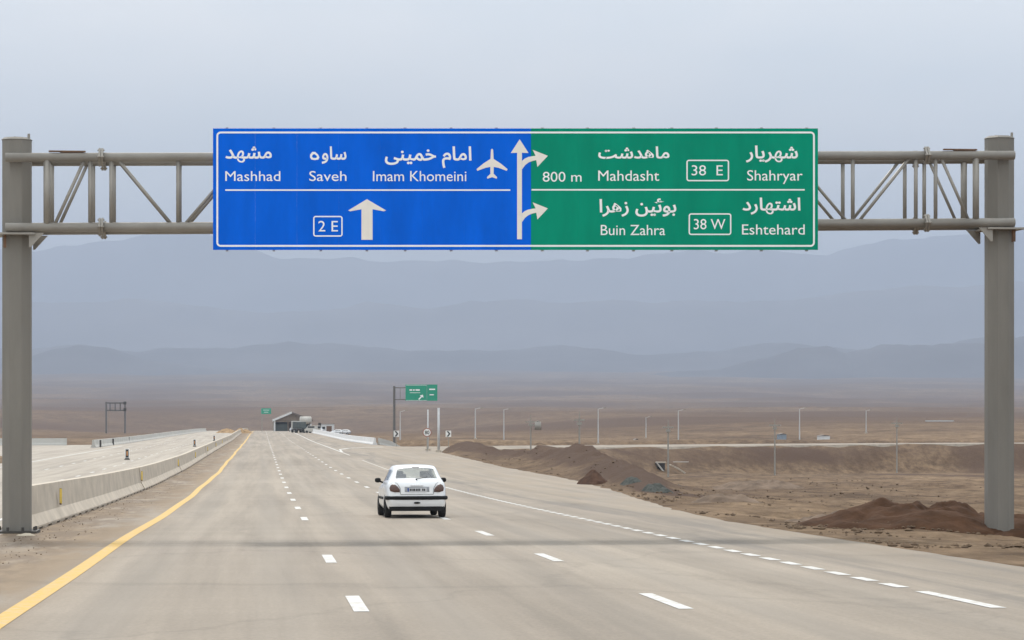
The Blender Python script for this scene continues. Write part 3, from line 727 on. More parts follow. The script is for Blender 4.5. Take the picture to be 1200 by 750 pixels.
ST = [0, .17, .325, .35, .42, .47, .6, .67, .78, .86, .98, 1.014, 1.2, 1.36, 1.43, 1.7, 2.0, 2.22, 2.5, 2.766, 2.79, 2.9, 3.0, 3.11, 3.22, 3.34, 3.43, 3.455, 3.6, 3.72, 3.79]
def make_car():
    root = empty('hatchback_car', (0, 0, 0), 0)
    half = [ring(y, i == 0) for i, y in enumerate(ST)]
    V = []; Fc = []; MI = []
    full = [[(-x, y, z) for x, y, z in r] + [(x, y, z) for x, y, z in r[:-1][::-1]] for r in half]   # 21 points per ring
    n = 21
    for r in full: V += r
    for i in range(len(full) - 1):
        y0, y1 = ST[i], ST[i + 1]
        for j in range(n - 1):
            jj = j if j < 10 else 19 - j; mi = 0
            if jj >= 8 and .17 <= y0 and y1 <= .47: mi = 1                       # rear window
            if jj == 6 and ((.6 <= y0 and y1 <= 1.36) or (1.43 <= y0 and y1 <= 2.22)): mi = 2
            if jj >= 8 and 2.22 <= y0 and y1 <= 2.9: mi = 3
            Fc.append((i * n + j, i * n + j + 1, (i + 1) * n + j + 1, (i + 1) * n + j)); MI.append(mi)
    def cap(r, sgn, bulge):
        top = r[6:15]; rowsx = [i for i in range(0, 6)]; idx = []
        for i in rowsx:
            a = r[i]; row = []
            for c in range(9):
                fx = 1 - c / 4.0; fx = (abs(fx) ** .8) * (1 if fx > 0 else -1)
                V.append((a[0] * fx, a[1] + sgn * bulge * (1 - fx * fx), a[2])) if 0 < c < 8 else V.append((a[0] * fx, a[1], a[2])); row.append(len(V) - 1)
            idx.append(row)
        s0 = len(V); V.extend(top); idx.append(list(range(s0, s0 + 9)))
        for a, b in zip(idx, idx[1:]):
            for c in range(8): Fc.append((a[c], a[c + 1], b[c + 1], b[c])); MI.append(0)
    cap(full[0], -1, .055); cap(full[-1], 1, .09)
    me = bpy.data.meshes.new('body'); me.from_pydata(V, [], Fc); me.polygons.foreach_set('material_index', MI)
    for _ in range(4): me.materials.append(M_WCAR)
    me.polygons.foreach_set('material_index', MI)
    import bmesh
    b = bmesh.new(); b.from_mesh(me); bmesh.ops.remove_doubles(b, verts=b.verts, dist=.0005); bmesh.ops.recalc_face_normals(b, faces=b.faces); b.to_mesh(me); b.free()
    tmp = bpy.data.objects.new('body', me); COL.objects.link(tmp); md = tmp.modifiers.new('s', 'SUBSURF'); md.levels = 2; md.render_levels = 2
    dg = bpy.context.evaluated_depsgraph_get(); dg.update(); ev = bpy.data.meshes.new_from_object(tmp.evaluated_get(dg))
    vv = [tuple(q.co) for q in ev.vertices]; groups = {}
    for p in ev.polygons: groups.setdefault(p.material_index, []).append(tuple(p.vertices))
    bpy.data.objects.remove(tmp)
    def take(fs, name, mat, off=0):
        used = sorted({i for q in fs for i in q}); mp_ = {k: i for i, k in enumerate(used)}
        mb = MB(); mb.add([vv[i] for i in used], [tuple(mp_[i] for i in q) for q in fs]); return mb.build(name, mat, root, True, fix=False)
    take(groups[0], 'body', M_WCAR); take(groups[1], 'rear_window', M_GLASS); take(groups[3], 'windscreen', M_GLASS)
    sg = groups[2]
    for cond in (lambda c: c.x < 0 and c.y < 1.4, lambda c: c.x > 0 and c.y < 1.4, lambda c: c.x < 0 and c.y > 1.4, lambda c: c.x > 0 and c.y > 1.4):
        take([q for q in sg if cond(sum((Vector(vv[i]) for i in q), Vector()) / 4)], 'side_window', M_GLASS)
    # rear face helper
    def ry(x, z):
        yy = interp(z, [(.2, .10), (.24, .02), (.40, -.045), (.60, -.035), (.80, -.005), (.92, .035), (.96, .085), (1.03, .11)])
        w = interp(z, [(.2, .62), (.24, .70), (.4, .75), (.6, .755), (.8, .743), (.92, .715), (.96, .68)])
        return yy - .055 * max(0, 1 - (x / w) ** 2) + max(0, abs(x) - .6) * .28
    def patch(name, mat, pts, proud, par=root, depth=.04):
        n_ = len(pts); cx = sum(p[0] for p in pts) / n_; cz = sum(p[1] for p in pts) / n_; mb = MB(); rr = []
        for s_, pr in ((1, -depth), (1, proud * .6), (.86, proud), (.5, proud * 1.15), (.02, proud * 1.2)):
            rr.append([(cx + (x - cx) * s_, ry(cx + (x - cx) * s_, cz + (z - cz) * s_) - pr, cz + (z - cz) * s_) for x, z in pts + pts[:1]])
        mb.grid(rr); return mb.build(name, mat, par, True)
    for s in (-1, 1):
        lamp = [(.46, .70), (.60, .695), (.71, .72), (.735, .80), (.70, .88), (.64, .91), (.57, .89), (.50, .83), (.46, .76)]
        patch('tail_lamp', M_LAMP, [(x * s, z) for x, z in lamp], .03)
    # bumper strip wraps the corners
    path = [(-.832, .32, -1, 0), (-.834, .18, -1, .0), (-.826, .10, -1, -.25), (-.80, .03, -.8, -.6)] + [(-.76 + 1.52 * i / 24, ry(-.76 + 1.52 * i / 24, .54) - .012, -.25 if i == 0 else .25 if i == 24 else 0, -1) for i in range(25)] + [(.80, .03, .8, -.6), (.826, .10, 1, -.25), (.834, .18, 1, 0), (.832, .32, 1, 0)]
    MB().grid([[(x + nx * q, y + ny * q, z) for q, z in ((-.05, .485), (.004, .493), (.018, .54), (.004, .587), (-.05, .595))] for x, y, nx, ny in path]).build('bumper_strip', M_BPLAST, root, True)
    for s in (-1, 1): MB().box((s * .826, 1.9, .52), (.03, 1.6, .07)).build('door_strip', M_BPLAST, root)
    # lower valance
    mb = MB(); mb.grid([[(x, ry(x, .3) - .012 + max(0, abs(x) - .7) * .8, z) for z in (.31, .25, .19)] for x in [-.74 + 1.48 * i / 20 for i in range(21)]]); mb.build('valance', M_BPLAST, root, True)
    patch('fog_lamp', M_BPLAST, [(.09 * math.cos(a * .6283), .41 + .028 * math.sin(a * .6283)) for a in range(10)], .012)
    # number plate in its recess
    pr = patch('plate_recess', pmat('recess_grey', (.3, .31, .33), .6), [(-.33, .70), (.33, .70), (.33, .84), (-.33, .84)], .004)
    y_ = ry(0, .76) - .012
    pl_ = MB().box((0, y_, .757), (.52, .014, .115)).build('number_plate', pmat('plate_white', (.55, .56, .58), .4), root)
    mb = MB(); mb.box((-.236, y_ - .009, .757), (.04, .004, .1)); mb.build('plate_band', pmat('plate_blue', (.03, .08, .3), .4), pl_)
    mb = MB()
    for i, (x, w) in enumerate(((-.18, .03), (-.135, .03), (-.08, .045), (-.02, .028), (.025, .03), (.07, .028), (.155, .03), (.2, .03))):
        mb.box((x, y_ - .009, .757), (w, .004, .062)); 
    mb.build('plate_marks', M_BPLAST, pl_)
    MB().box((0, ry(0, .87) - .012, .872), (.34, .03, .03)).build('tailgate_handle', M_WCAR, root)
    # seams of the tailgate
    mb = MB()
    for s in (-1, 1): mb.grid([[(s * (x - .004), ry(x, z) - .006, z), (s * (x + .006), ry(x, z) - .006, z)] for x, z in ((.44, .64), (.445, .7), (.45, .8), (.52, .92), (.585, .965))])
    mb.grid([[(x, ry(x, .635) - .006, .632), (x, ry(x, .635) - .006, .642)] for x in [-.44 + .88 * i / 12 for i in range(13)]])
    mb.build('tailgate_seam', M_BPLAST, root, fix=False)
    # wiper, aerial, mirrors
    MB().tube((0, .125, 1.045), (.30, .15, 1.10), .009, 6).tube((0, .10, 1.03), (0, .14, 1.045), .02, 8).build('rear_wiper', M_BPLAST, root)
    MB().box((0, .50, 1.352), (.2, .03, .015)).build('high_brake_lamp', M_LAMP, root)
    for s in (-1, 1):
        mb = MB(); rr = []
        for i, (q, k) in enumerate(((-.5, .3), (-.4, .82), (-.15, 1), (.15, 1), (.4, .78), (.5, .3))):
            rr.append([(s * (.905 + q * .165), 2.02 + .045 * math.cos(a * .5236) * k, .995 + .066 * k * math.sin(a * .5236)) for a in range(13)])
        mb.grid(rr); mb.add(rr[0][:-1], [tuple(range(12))]); mb.add(rr[-1][:-1], [tuple(range(12))]); mb.tube((s * .76, 2.03, .93), (s * .87, 2.02, .97), .024, 8)
        mb.build('door_mirror', M_BPLAST, root, True)
        MB().box((s * .822, 1.25, .80), (.03, .14, .035)).build('door_handle', M_WCAR, root)
        MB().box((s * .822, 2.15 - .02, .79), (.03, .14, .035)).build('door_handle', M_WCAR, root)
    # wheels
    for y in (.67, 3.11):
        for s in (-1, 1):
            w = empty('wheel', (s * .735, y, .29)); w.parent = root
            mb = MB(); rr = []
            for x, r in ((-.09, .19), (-.09, .26), (-.07, .285), (0, .29), (.07, .285), (.09, .26), (.09, .19)): rr.append([(x, r * math.cos(a * math.pi / 16), r * math.sin(a * math.pi / 16)) for a in range(33)])
            mb.grid(rr); mb.build('tyre', M_TYRE, w, True)
            mb = MB(); mb.tube((s * .06, 0, 0), (s * .075, 0, 0), .05, 12)
            mb.tube((-s * .02, 0, 0), (s * .03, 0, 0), .195, 24)
            for a in range(8):
                an = a * math.pi / 4; mb.tube((s * .06, math.cos(an) * .04, math.sin(an) * .04), (s * .05, math.cos(an) * .185, math.sin(an) * .185), .018, 6)
            mb.build('rim', M_RIM, w)
            # wheel arch liner
            mb = MB(); mb.grid([[(s * q, y + .35 * math.cos(a * math.pi / 12), .29 + .35 * math.sin(a * math.pi / 12)) for a in range(-1, 14)] for q in (.45, .80)]); mb.box((s * .47, y, .45), (.02, .7, .4)); mb.build('arch_liner', M_BPLAST, root)
    MB().box((0, 1.9, .235), (1.3, 3.5, .05)).build('underbody', M_BPLAST, root)
    MB().box((0, 1.7, .45), (1.42, 2.4, .3)).build('cabin_floor', M_SEAT, root)
    mb = MB(); mb.tube((.42, -.03, .235), (.42, .25, .235), .028, 10); mb.build('exhaust_pipe', M_DARK, root, True)
    # seats
    def seat(x, y, w, tall):
        mb = MB(); mb.box((x, y, .78), (w, .14, tall)); mb.box((x, y + .3, .55), (w, .5, .16))
        st = mb.build('seat', M_SEAT, root)
        m_ = st.modifiers.new('b', 'BEVEL'); m_.width = .05; m_.segments = 3
        return st
    seat(-.36, 1.75, .48, .55); seat(.36, 1.75, .48, .55); MB()
    b_ = seat(0, .82, 1.2, .5)
    for x, y, z in ((-.36, 1.72, 1.16), (.36, 1.72, 1.16), (-.36, .78, 1.09), (.36, .78, 1.09)):
        h_ = MB().box((x, y, z), (.27, .09, .17)).build('headrest', M_SEAT, root); m_ = h_.modifiers.new('b', 'BEVEL'); m_.width = .035; m_.segments = 3
    MB().box((0, 2.62, .86), (1.25, .35, .16)).build('dashboard', M_BPLAST, root)
    MB().box((0, .32, .955), (1.12, .36, .02)).build('parcel_shelf', M_SEAT, root)
    # front lamps and grille
    for s in (-1, 1):
        MB().box((s * .5, 3.70, .62), (.3, .14, .13), rz=-s * .35).build('headlamp', pmat('clear_lamp', (.6, .62, .65), .1, .3), root)
    MB().box((0, 3.86, .42), (.8, .05, .16)).build('grille', M_BPLAST, root)
    return root
car = make_car()
cy_ = 65.3; cx_ = (488.5 - 600) * cy_ / F
def slope(t): return math.atan2(zr(t + 3) - zr(t - 1), 4)
def put_car(o, x, y, extra=0):
    t = OT(x, y)[1]; o.location = (x, y, zr(t) + .0); o.rotation_euler = (slope(t), 0, RA + extra)
put_car(car, cx_, cy_, R(1.3))
car.scale = (.975,) * 3
tag(car, 'white hatchback car driving away in the middle lanes just beyond the gantry', 'car')
for px, Y, lab in ((378.5, 640, 'white car beside the truck, left of the whitewashed barrier start'), (402, 700, 'left one of two distant white cars on the right beyond the small white cabin'), (410.5, 700, 'right one of two distant white cars on the right beyond the small white cabin'), (345, 700, 'white car in front of the gabled shed, left of the truck')):
    p = at(px, Y); c = copy_tree(car, p, RA, lab); c['group'] = 'distant cars near the gabled shed'
    c.rotation_euler = (0, 0, RA + (1.3 if px > 370 else .2)); c.location.z = p.z

# ------------------------------------------------------------------ distant truck, shed, cabin
M_TRUCKG = pmat('dark_green_grey_truck', (.07, .085, .08), .6, var=.3, scale=2); M_TARP = pmat('pale_tarpaulin', (.5, .48, .44), .9, var=.12)
def truck(px, Y, rz, lab):
    p = at(px, Y); r = empty('tipper_truck', p, rz, lab, 'truck')
    MB().box((0, 2.5, .85), (2.3, 6.4, .25)).build('chassis', M_DARK, r)
    b = MB(); b.box((0, 1.6, 1.95), (2.5, 4.6, 1.7)); 
    for i in range(6): b.box((0, -.3 + i * .78, 1.95), (2.6, .1, 1.66))
    b.box((0, -.73, 1.95), (2.3, .06, 1.5)); b.build('tipper_body', M_TRUCKG, r)
    MB().box((0, 4.9, 1.95), (2.4, 1.7, 2.1), taper=.93).build('cab', M_TARP, r)
    MB().box((0, 5.77, 2.3), (2.0, .04, .8)).build('windscreen', M_BPLAST, r)
    for y in (.2, 1.4, 4.8):
        for s in (-1, 1): MB().tube((s * .82, y, .5), (s * 1.22, y, .5), .5, 16).tube((s * 1.2, y, .5), (s * 1.25, y, .5), .25, 12).build('wheel', M_TYRE, r)
    for s in (-1, 1): MB().box((s * .95, -.82, .95), (.35, .06, .16)).build('tail_lamp', M_LAMP, r)
    return r
truck(352.5, 640, RA + .22, 'dark tipper truck standing in front of the gabled shed')
p = at(357, 655); r = empty('water_tank', p, .2, 'pale rounded tank behind the dark tipper truck', 'tank')
MB().tube((-1.1, 0, 3.2), (1.6, 0, 3.2), 1.0, 18).tube((-1.25, 0, 3.2), (-1.1, 0, 3.2), .8, 18, 1.0).tube((1.6, 0, 3.2), (1.75, 0, 3.2), 1.0, 18, .8).build('tank_shell', M_TARP, r, True)
mb = MB()
for x in (-.8, 1.2):
    for y in (-.7, .7): mb.box((x, y, 1.3), (.15, .15, 2.6))
mb.build('tank_stand', M_DARK, r)
p = at(366.5, 632); r = empty('pickup_van', p, RA + 1.0, 'small pale van at the right of the dark truck', 'van')
mb = MB(); mb.prism([(-1.9, .35), (1.9, .35), (2.0, .95), (1.5, 1.15), (1.0, 1.85), (-1.85, 1.9)], -.8, .8); mb.v = [(y, x, z) for x, y, z in mb.v]; mb.build('body', M_TARP, r)
for x in (-1.2, 1.25):
    for s in (-1, 1): MB().tube((s * .62, x, .33), (s * .84, x, .33), .33, 14).build('wheel', M_TYRE, r)
MB().box((0, 1.28, 1.45), (1.3, .05, .45)).box((-.805, 0, 1.5), (.02, 2.0, .4)).box((.805, 0, 1.5), (.02, 2.0, .4)).box((0, -1.9, 1.45), (1.2, .06, .5)).build('windows', M_BPLAST, r)

# gabled shed, open towards the road
Ys = 800; p = at(343, Ys); k = Ys / F
shed = empty('gabled_shed', p, .12, 'open fronted gabled shed with a white roof edge at the end of the road', 'shed')
Wd = 43 * k / 2; eh = (503 - 489) * k; rh = (503 - 480.5) * k; Dp = 16; ax = -.0
M_ROOFM = pmat('weathered_roof_sheet', (.15, .125, .11), .8, var=.2); M_TIMB = pmat('tan_shed_wall', (.2, .155, .115), .9, var=.2); M_SHGR = pmat('grey_green_wall', (.06, .07, .065), .9, var=.15)
apex = -Wd * .05
for s in (-1, 1):
    mb = MB(); e0 = s * (Wd + .5); mb.prism([(apex, rh), (e0, eh - .25), (e0, eh - .42), (apex, rh - .18)], -.6, Dp); rf = mb.build('roof_slope', M_ROOFM, shed)
    mb = MB(); mb.prism([(apex, rh + .06), (e0 * 1.01, eh - .16), (e0 * 1.01, eh - .75), (apex, rh - .5)], -.75, -.62); mb.build('roof_fascia', M_CONCW if s < 0 else M_ROOFM, rf)
    MB().box((s * Wd, Dp / 2, (eh - .4) / 2), (.25, Dp, eh - .4)).build('side_wall', M_TIMB, shed)
    MB().box((s * (Wd - .1), -.1, (eh - .3) / 2), (.5, .3, eh - .3)).build('corner_post', M_CONCW, shed)
MB().prism([(-Wd, 0), (Wd, 0), (Wd, eh - .5), (apex, rh - .3), (-Wd, eh - .5)], Dp - .25, Dp).build('rear_wall', M_SHGR, shed)
MB().box((0, .2, eh - .7), (Wd * 2 - .6, .25, .4)).build('tie_beam', M_TIMB, shed)
mb = MB(); mb.prism([(-Wd + .3, eh - .45), (Wd - .3, eh - .45), (apex, rh - .45)], .1, .25); mb.build('gable_panel', M_TIMB, shed)
MB().box((-Wd + 2.4, .6, 1.1), (4.2, .2, 2.2)).build('front_wall', M_SHGR, shed)
for x in (-Wd * .25, Wd * .3): MB().box((x, .15, (eh - .7) / 2), (.3, .3, eh - .7)).build('post', M_TIMB, shed)
MB().box((0, 5, 1.5), (3.2, .2, 3)).build('inner_door', M_RUST, shed)

p = at(384, 720); cab = empty('site_cabin', p, .2, 'small white cabin with a tan door right of the gabled shed', 'cabin')
MB().box((0, 1.2, 1.3), (3.8, 2.6, 2.6)).build('wall', M_CONCW, cab); MB().box((0, 1.2, 2.66), (4.1, 2.9, .12)).build('roof', M_ROOFM, cab)
MB().box((.4, -.13, 1.05), (1.5, .06, 2.0)).build('door', M_RUST, cab); MB().box((-1.2, -.13, 1.5), (.8, .06, .7)).build('window', M_BPLAST, cab)
MB().box((-2.3, .6, 1.5), (.7, .8, 3.0)).build('side_tank', M_DARK, cab)

# ------------------------------------------------------------------ poles and signs
M_POLEP = pmat('pale_galvanised_pole', (.55, .56, .57), .6, .2); M_POLEG = pmat('grey_concrete_pole', (.30, .285, .255), .9); M_POLED = pmat('dark_sign_pole', (.13, .125, .12), .7)
def pole(name, px, Y, top, lab, grp, kind, r=.09, mat=None):
    p = at(px, Y); h = CZ + (HY - top) * Y / F - p.z
    o = empty(name, p, 0, lab, 'lamp post' if kind == 'lamp' else 'utility pole', grp)
    if kind == 'cross':
        MB().tube((0, 0, -.3), (0, 0, h), r * 1.25, 8, r * .8).build('pole', mat or M_POLEG, o)
        cb = MB(); cb.box((0, 0, h - .35), (size(13, Y), .12, .14)); cb.tube((0, 0, h - .35), (0, 0, h + .5), .035, 6); cb.build('crossarm', M_POLEG, o)
        for x in (): MB().tube((x * size(13, Y), 0, h - .3), (x * size(13, Y), 0, h - .05), .06, 8, .04).build('insulator', M_DARK, o)
        MB().box((.0, -.14, h - .7), (.5, .1, .3)).build('bracket', M_POLEG, o)
    else:
        MB().tube((0, 0, -.2), (0, 0, h), r, 8, r * .55).build('pole', mat or M_POLEP, o)
        MB().tube((0, 0, h - .05), (.9, 0, h + .15), .035, 6).build('arm', mat or M_POLEP, o); MB().box((1.05, 0, h + .15), (.5, .18, .09)).build('lamp_head', M_POLEG, o)
        MB().box((0, 0, .1), (.45, .45, .25)).build('base', M_CONC, o)
for px, by, top, Y, lab in ((622, 545, 491, 300, 'grey pole with a wide crossarm and hanging box, leftmost of the crossarm poles'), (679, 561, 488, 245, 'grey crossarm pole second from the left, behind the reddish heap'), (783, 558, 497, 268, 'grey crossarm pole standing beside the culvert mouth'), (908, 556, 495, 300, 'grey crossarm pole in the middle of the gully floor, fourth from the left'), (1051, 546, 493, 338, 'grey crossarm pole nearest the right gantry column')):
    pole('utility_pole', px, Y, top, lab, 'crossarm poles standing in the gully', 'cross', .085)
p = at(626, 300); bx = empty('hanging_transformer', (p.x + .1, p.y - .25, CZ + (HY - 499) * 300 / F), 0, 'rounded grey transformer hung on the leftmost crossarm pole', 'transformer')
MB().tube((.35, 0, -.5), (.35, 0, .5), .42, 14, .36).tube((.35, 0, .5), (.35, 0, .62), .15, 8).build('tank', M_POLEG, bx, True)
MB().box((-.1, .1, .1), (.3, .1, .12)).build('bracket', M_POLEG, bx)
for px, Y, top, lab in ((557, 400, 479, 'pale slender lamp post right of the chevron signs'), (590.5, 440, 480, 'pale slender lamp post left of the transformer pole'), (701, 390, 479, 'pale lamp post between the second and third crossarm poles'), (757, 520, 489, 'short pale lamp post left of the culvert pole'), (795, 440, 481, 'pale lamp post just right of the culvert pole'), (937, 420, 479, 'pale lamp post on the embankment right of the fourth crossarm pole'), (1015, 520, 481, 'pale lamp post left of the white far portal'), (469, 420, 482, 'faint pale lamp post right beside the exit sign pole')):
    pole('lamp_post', px, Y, top, lab, 'pale lamp posts along the ramp', 'lamp', .11)
p = at(501, 326); 
# round limit sign in front of a tall bare pole
def bare_pole(px, Y, top, lab, r=.12):
    p = at(px, Y); h = CZ + (HY - top) * Y / F - p.z; o = empty('steel_pole', p, 0, lab, 'pole', 'tall bare poles under the green exit sign')
    MB().tube((0, 0, -.3), (0, 0, h), r, 10, r * .8).build('shaft', M_POLEP, o, True); MB().box((0, 0, .08), (.6, .6, .3)).build('footing', M_CONC, o); return o
bare_pole(501.5, 272, 480, 'tall pale pole rising behind the round speed limit sign', .09)
bare_pole(514, 258, 478, 'thicker tall pale pole at the near end of the dirt bank', .14)
M_RED = pmat('faded_red_ring', (.32, .13, .10), .5); Y = 262; p = at(500.5, Y)
rs = empty('speed_limit_sign', p, 0, 'round white speed limit sign with a faded red ring on a short post', 'road sign'); zc = CZ + (HY - 506.8) * Y / F - p.z; rd = size(5.2, Y)
MB().tube((0, .05, -.2), (0, .05, zc), .045, 8).build('post', M_POLEG, rs)
MB().tube((0, -.02, zc), (0, .01, zc), rd, 28).build('ring', M_RED, rs); MB().tube((0, -.04, zc), (0, -.02, zc), rd * .8, 28).build('disc', M_WHITE, rs)
text('80', -.24, .24, .2, -.2, M_BLACK, parent=rs, fn=lambda a, b: (a, zc + b), d=-.045, bold=.02)
for px, Y, lab in ((464.5, 345, 'small chevron sign beside the foot of the dark exit sign pole'), (525.5, 300, 'small chevron sign right of the speed limit sign')):
    p = at(px, Y); cs = empty('chevron_sign', p, 0, lab, 'road sign', 'chevron signs on the ramp curve'); zc = CZ + (HY - 508.4) * Y / F - p.z; k = size(3.2, Y)
    MB().tube((0, .05, -.2), (0, .05, zc), .04, 8).build('post', M_POLEG, cs); MB().box((0, 0, zc), (k * 2, .04, k * 2.3)).build('panel', M_WHITE, cs)
    MB().prism([(-k * .7, zc + k), (-k * .05, zc + k), (k * .75, zc), (-k * .05, zc - k), (-k * .7, zc - k), (k * .1, zc)], -.03, -.021).build('chevron', M_BLACK, cs)
# cantilever exit sign
Y = 366; p = at(462, Y); es = empty('exit_sign', p, 0, 'green exit direction sign on a dark cantilever pole above the ramp', 'road sign')
zf_ = lambda py: CZ + (HY - py) * Y / F - p.z; xf = lambda px: (px - 600) * Y / F - p.x
MB().tube((0, 0, -.5), (0, 0, zf_(452.5)), .2, 12, .17).build('pole', M_POLED, es)
for py in (454.3, 468): MB().tube((0, -.1, zf_(py)), (xf(511), -.1, zf_(py)), .07, 8).build('arm', M_POLED, es)
MB().box(((xf(463) + xf(475)) / 2, -.1, zf_(461)), (.06, .06, 1.6)).build('arm_strut', M_POLED, es)
M_GREEN2 = pmat('bright_green_sheeting', (.01, .30, .19), .45, var=.06)
for a, b in ((475.3, 500.2), (500.5, 512.6)):
    MB().prism([(xf(a), zf_(450.6)), (xf(b), zf_(450.6)), (xf(b), zf_(469.6)), (xf(a), zf_(469.6))], -.28, -.2).build('panel', M_GREEN2, es)
mb = MB()
for a, b, c, d in ((480, 483.2, 456.2, 457.9), (484.2, 486, 456.2, 457.9), (487, 492, 456.2, 457.9), (480.5, 492.5, 460, 460.5), (503, 510, 455.5, 457), (503.5, 508.5, 462, 463.2), (476, 500, 451.2, 451.6), (476, 500, 469, 469.3)): mb.prism([(xf(a), zf_(c)), (xf(b), zf_(c)), (xf(b), zf_(d)), (xf(a), zf_(d))], -.29, -.281)
mb.build('faint_lines', M_LET, es)
MB().prism([(xf(x), zf_(y)) for x, y in ((495.6, 462.4), (496.4, 466), (494.6, 465.2), (491.4, 468.6), (490.2, 467.6), (493.4, 464.4), (492, 463.6))], -.29, -.281).build('exit_arrow', M_LET, es)
# small far green sign above the crest
Y = 760; p = at(307, Y); fs = empty('far_green_sign', p, 0, 'tiny green sign on a mast above the crest, left of the gabled shed', 'road sign')
zf_ = lambda py: CZ + (HY - py) * Y / F - p.z; xf = lambda px: (px - 600) * Y / F - p.x
MB().tube((0, 0, -.5), (0, 0, zf_(478)), .12, 8).build('pole', M_POLEG, fs); MB().box((xf(312), -.2, zf_(481.8)), (size(11.5, Y), .12, size(6.5, Y))).build('panel', M_GREEN2, fs)
MB().tube((0, 0, zf_(480)), (xf(317), 0, zf_(480)), .06, 6).build('arm', M_POLEG, fs); MB().box((xf(312), -.27, zf_(480.6)), (size(7, Y), .02, .12)).box((xf(312), -.27, zf_(483)), (size(5, Y), .02, .12)).build('faint_lines', M_LET, fs)
# faint back of an overhead sign far left
Y = 900; p = at(124.5, Y); fg = empty('far_gantry', p, 0, 'faint overhead sign frame far away on the left above the opposite road', 'gantry')
zf_ = lambda py: CZ + (HY - py) * Y / F - p.z; xf = lambda px: (px - 600) * Y / F - p.x
for px in (124.5, 146.5): MB().box((xf(px), 0, zf_(471) / 2), (.55, .4, zf_(471))).build('post', M_POLED, fg)
for py in (472.3, 481): MB().box((xf(135.5), 0, zf_(py)), (size(24, Y), .3, .5)).build('beam', M_POLED, fg)
for a in (129, 135, 141): MB().box((xf(a), 0, zf_(476.5)), (.4, .3, size(9, Y))).build('rail', M_POLED, fg)
for py in (472.3, 480): MB().box((xf(146.5), -.1, zf_(py)), (1.0, .6, 1.0)).build('lamp_box', M_DARK, fg)
# far portal and little huts on the right plain
Y = 760; p = at(1085, Y); fp = empty('far_portal', p, 0, 'long white overhead portal far off on the right near the right column', 'gantry')
zf_ = lambda py: CZ + (HY - py) * Y / F - p.z; xf = lambda px: (px - 600) * Y / F - p.x
for px in (1085, 1117.5): MB().box((xf(px), 0, zf_(493.5) / 2), (.4, .4, zf_(493.5))).build('post', M_POLEP, fp)
MB().box((xf(1101), 0, zf_(493.6)), (size(33, Y), .4, .5)).build('beam', M_POLEP, fp)
MB().box((xf(1060), 0, zf_(495.2)), (size(46, Y), .4, .35)).build('arm', M_POLEP, fp)
for px, Y, w, h, m, lab in ((916, 440, 1.25, 1.3, pmat('blue_grey_hut', (.25, .30, .36), .8), 'small blue grey hut on the plain behind the fourth crossarm pole'), (965, 450, 1.9, .7, M_CONCW, 'low white hut on the plain right of the blue grey hut'), (745, 430, .45, .9, M_CONCW, 'tiny white kiosk on the plain left of the culvert pole')):
    p = at(px, Y); hu = empty('hut', p, .2, lab, 'hut', 'small huts on the plain'); MB().box((0, 0, h / 2 - .2), (w, 1.6, h + .4)).build('wall', m, hu)
    MB().prism([(-w / 2 - .15, h), (0, h + .2), (w / 2 + .1, h)], -.9, .9).build('roof', M_ROOFM, hu)

# ------------------------------------------------------------------ heaps, culvert
def heap(name, lab, cx, cy, rx, ry_, h, mat, rz=0, seed=1, rough=.3, cat='heap', peaks=None, nrm=26):
    z0 = min(ground(cx + a, cy + b) for a in (-rx * .7, 0, rx * .7) for b in (-ry_ * .7, 0, ry_ * .7))
    mb = MB(); rws = []
    for i in range(nrm):
        q = i / (nrm - 1); r = []
        for j in range(49):
            a = j * math.pi / 24 if j < 48 else 0; ed = 1 + .16 * fbm(math.cos(a) * 1.4 + seed, math.sin(a) * 1.4, seed)
            x = rx * q * math.cos(a) * ed; y = ry_ * q * math.sin(a) * ed
            X_ = x * math.cos(rz) - y * math.sin(rz); Y_ = x * math.sin(rz) + y * math.cos(rz)
            base = ground(cx + X_, cy + Y_) - z0
            prof = (1 - q ** 1.5) * (1 + rough * fbm(x * 1.3 / max(1, h) + seed * 5, y * 1.3 / max(1, h), seed, 4)) if not peaks else 0
            if peaks:
                prof = 0
                for pxx, pyy, ph, pr in peaks: prof = max(prof, ph * max(0, 1 - (math.hypot((x - pxx), (y - pyy)) / pr) ** 1.3))
                prof = prof * (1 + rough * fbm(x * .9 + seed, y * .9, seed, 4)) * min(1, (1 - q) * 6)
            r.append((X_, Y_, base + h * prof - .12 + .09 * fbm((cx + x) * 2.2, (cy + y) * 2.2, seed, 3) * (1 if q < .95 else 0)))
        rws.append(r)
    mb.grid(rws); o = mb.build(name, mat, None, True, fix=False); o.location = (cx, cy, z0); return tag(o, lab, cat)
def soil(name, c, var=.35, sc=1.6): 
    m = pmat(name, c, .97, var=var, scale=sc, bump=.9, bscale=7, spec=.1, detail=10); return m
M_SOILD = soil('dark_dug_soil', (.06, .030, .016)); M_SOILR = soil('reddish_soil', (.072, .04, .027)); M_GRAV = soil('grey_gravel', (.06, .064, .058), .4, 9); M_SOILB = soil('brown_soil', (.15, .11, .082)); M_SAND = soil('pale_sand', (.42, .37, .29), .15)
x, y = P(20.5, 64); x = (1085 - 600) * 60.5 / F
heap('earth_heap', 'large dark brown earth heap left of the right gantry column', (1086 - 600) * 58.3 / F, 58.3, 3.3, 2.7, .76, M_SOILD, .05, 3, .4, nrm=44, peaks=[(-1.0, .4, .78, 2.3), (-.2, .2, .9, 2.6), (.7, .3, .97, 2.7), (1.5, .1, .98, 2.6), (-1.9, .5, .5, 1.6), (-2.6, .6, .3, 1.1), (2.3, .1, .95, 2.2), (.2, -1.2, .72, 2.4), (1.6, -1.2, .78, 2.3), (-1.2, -.9, .55, 1.9)])
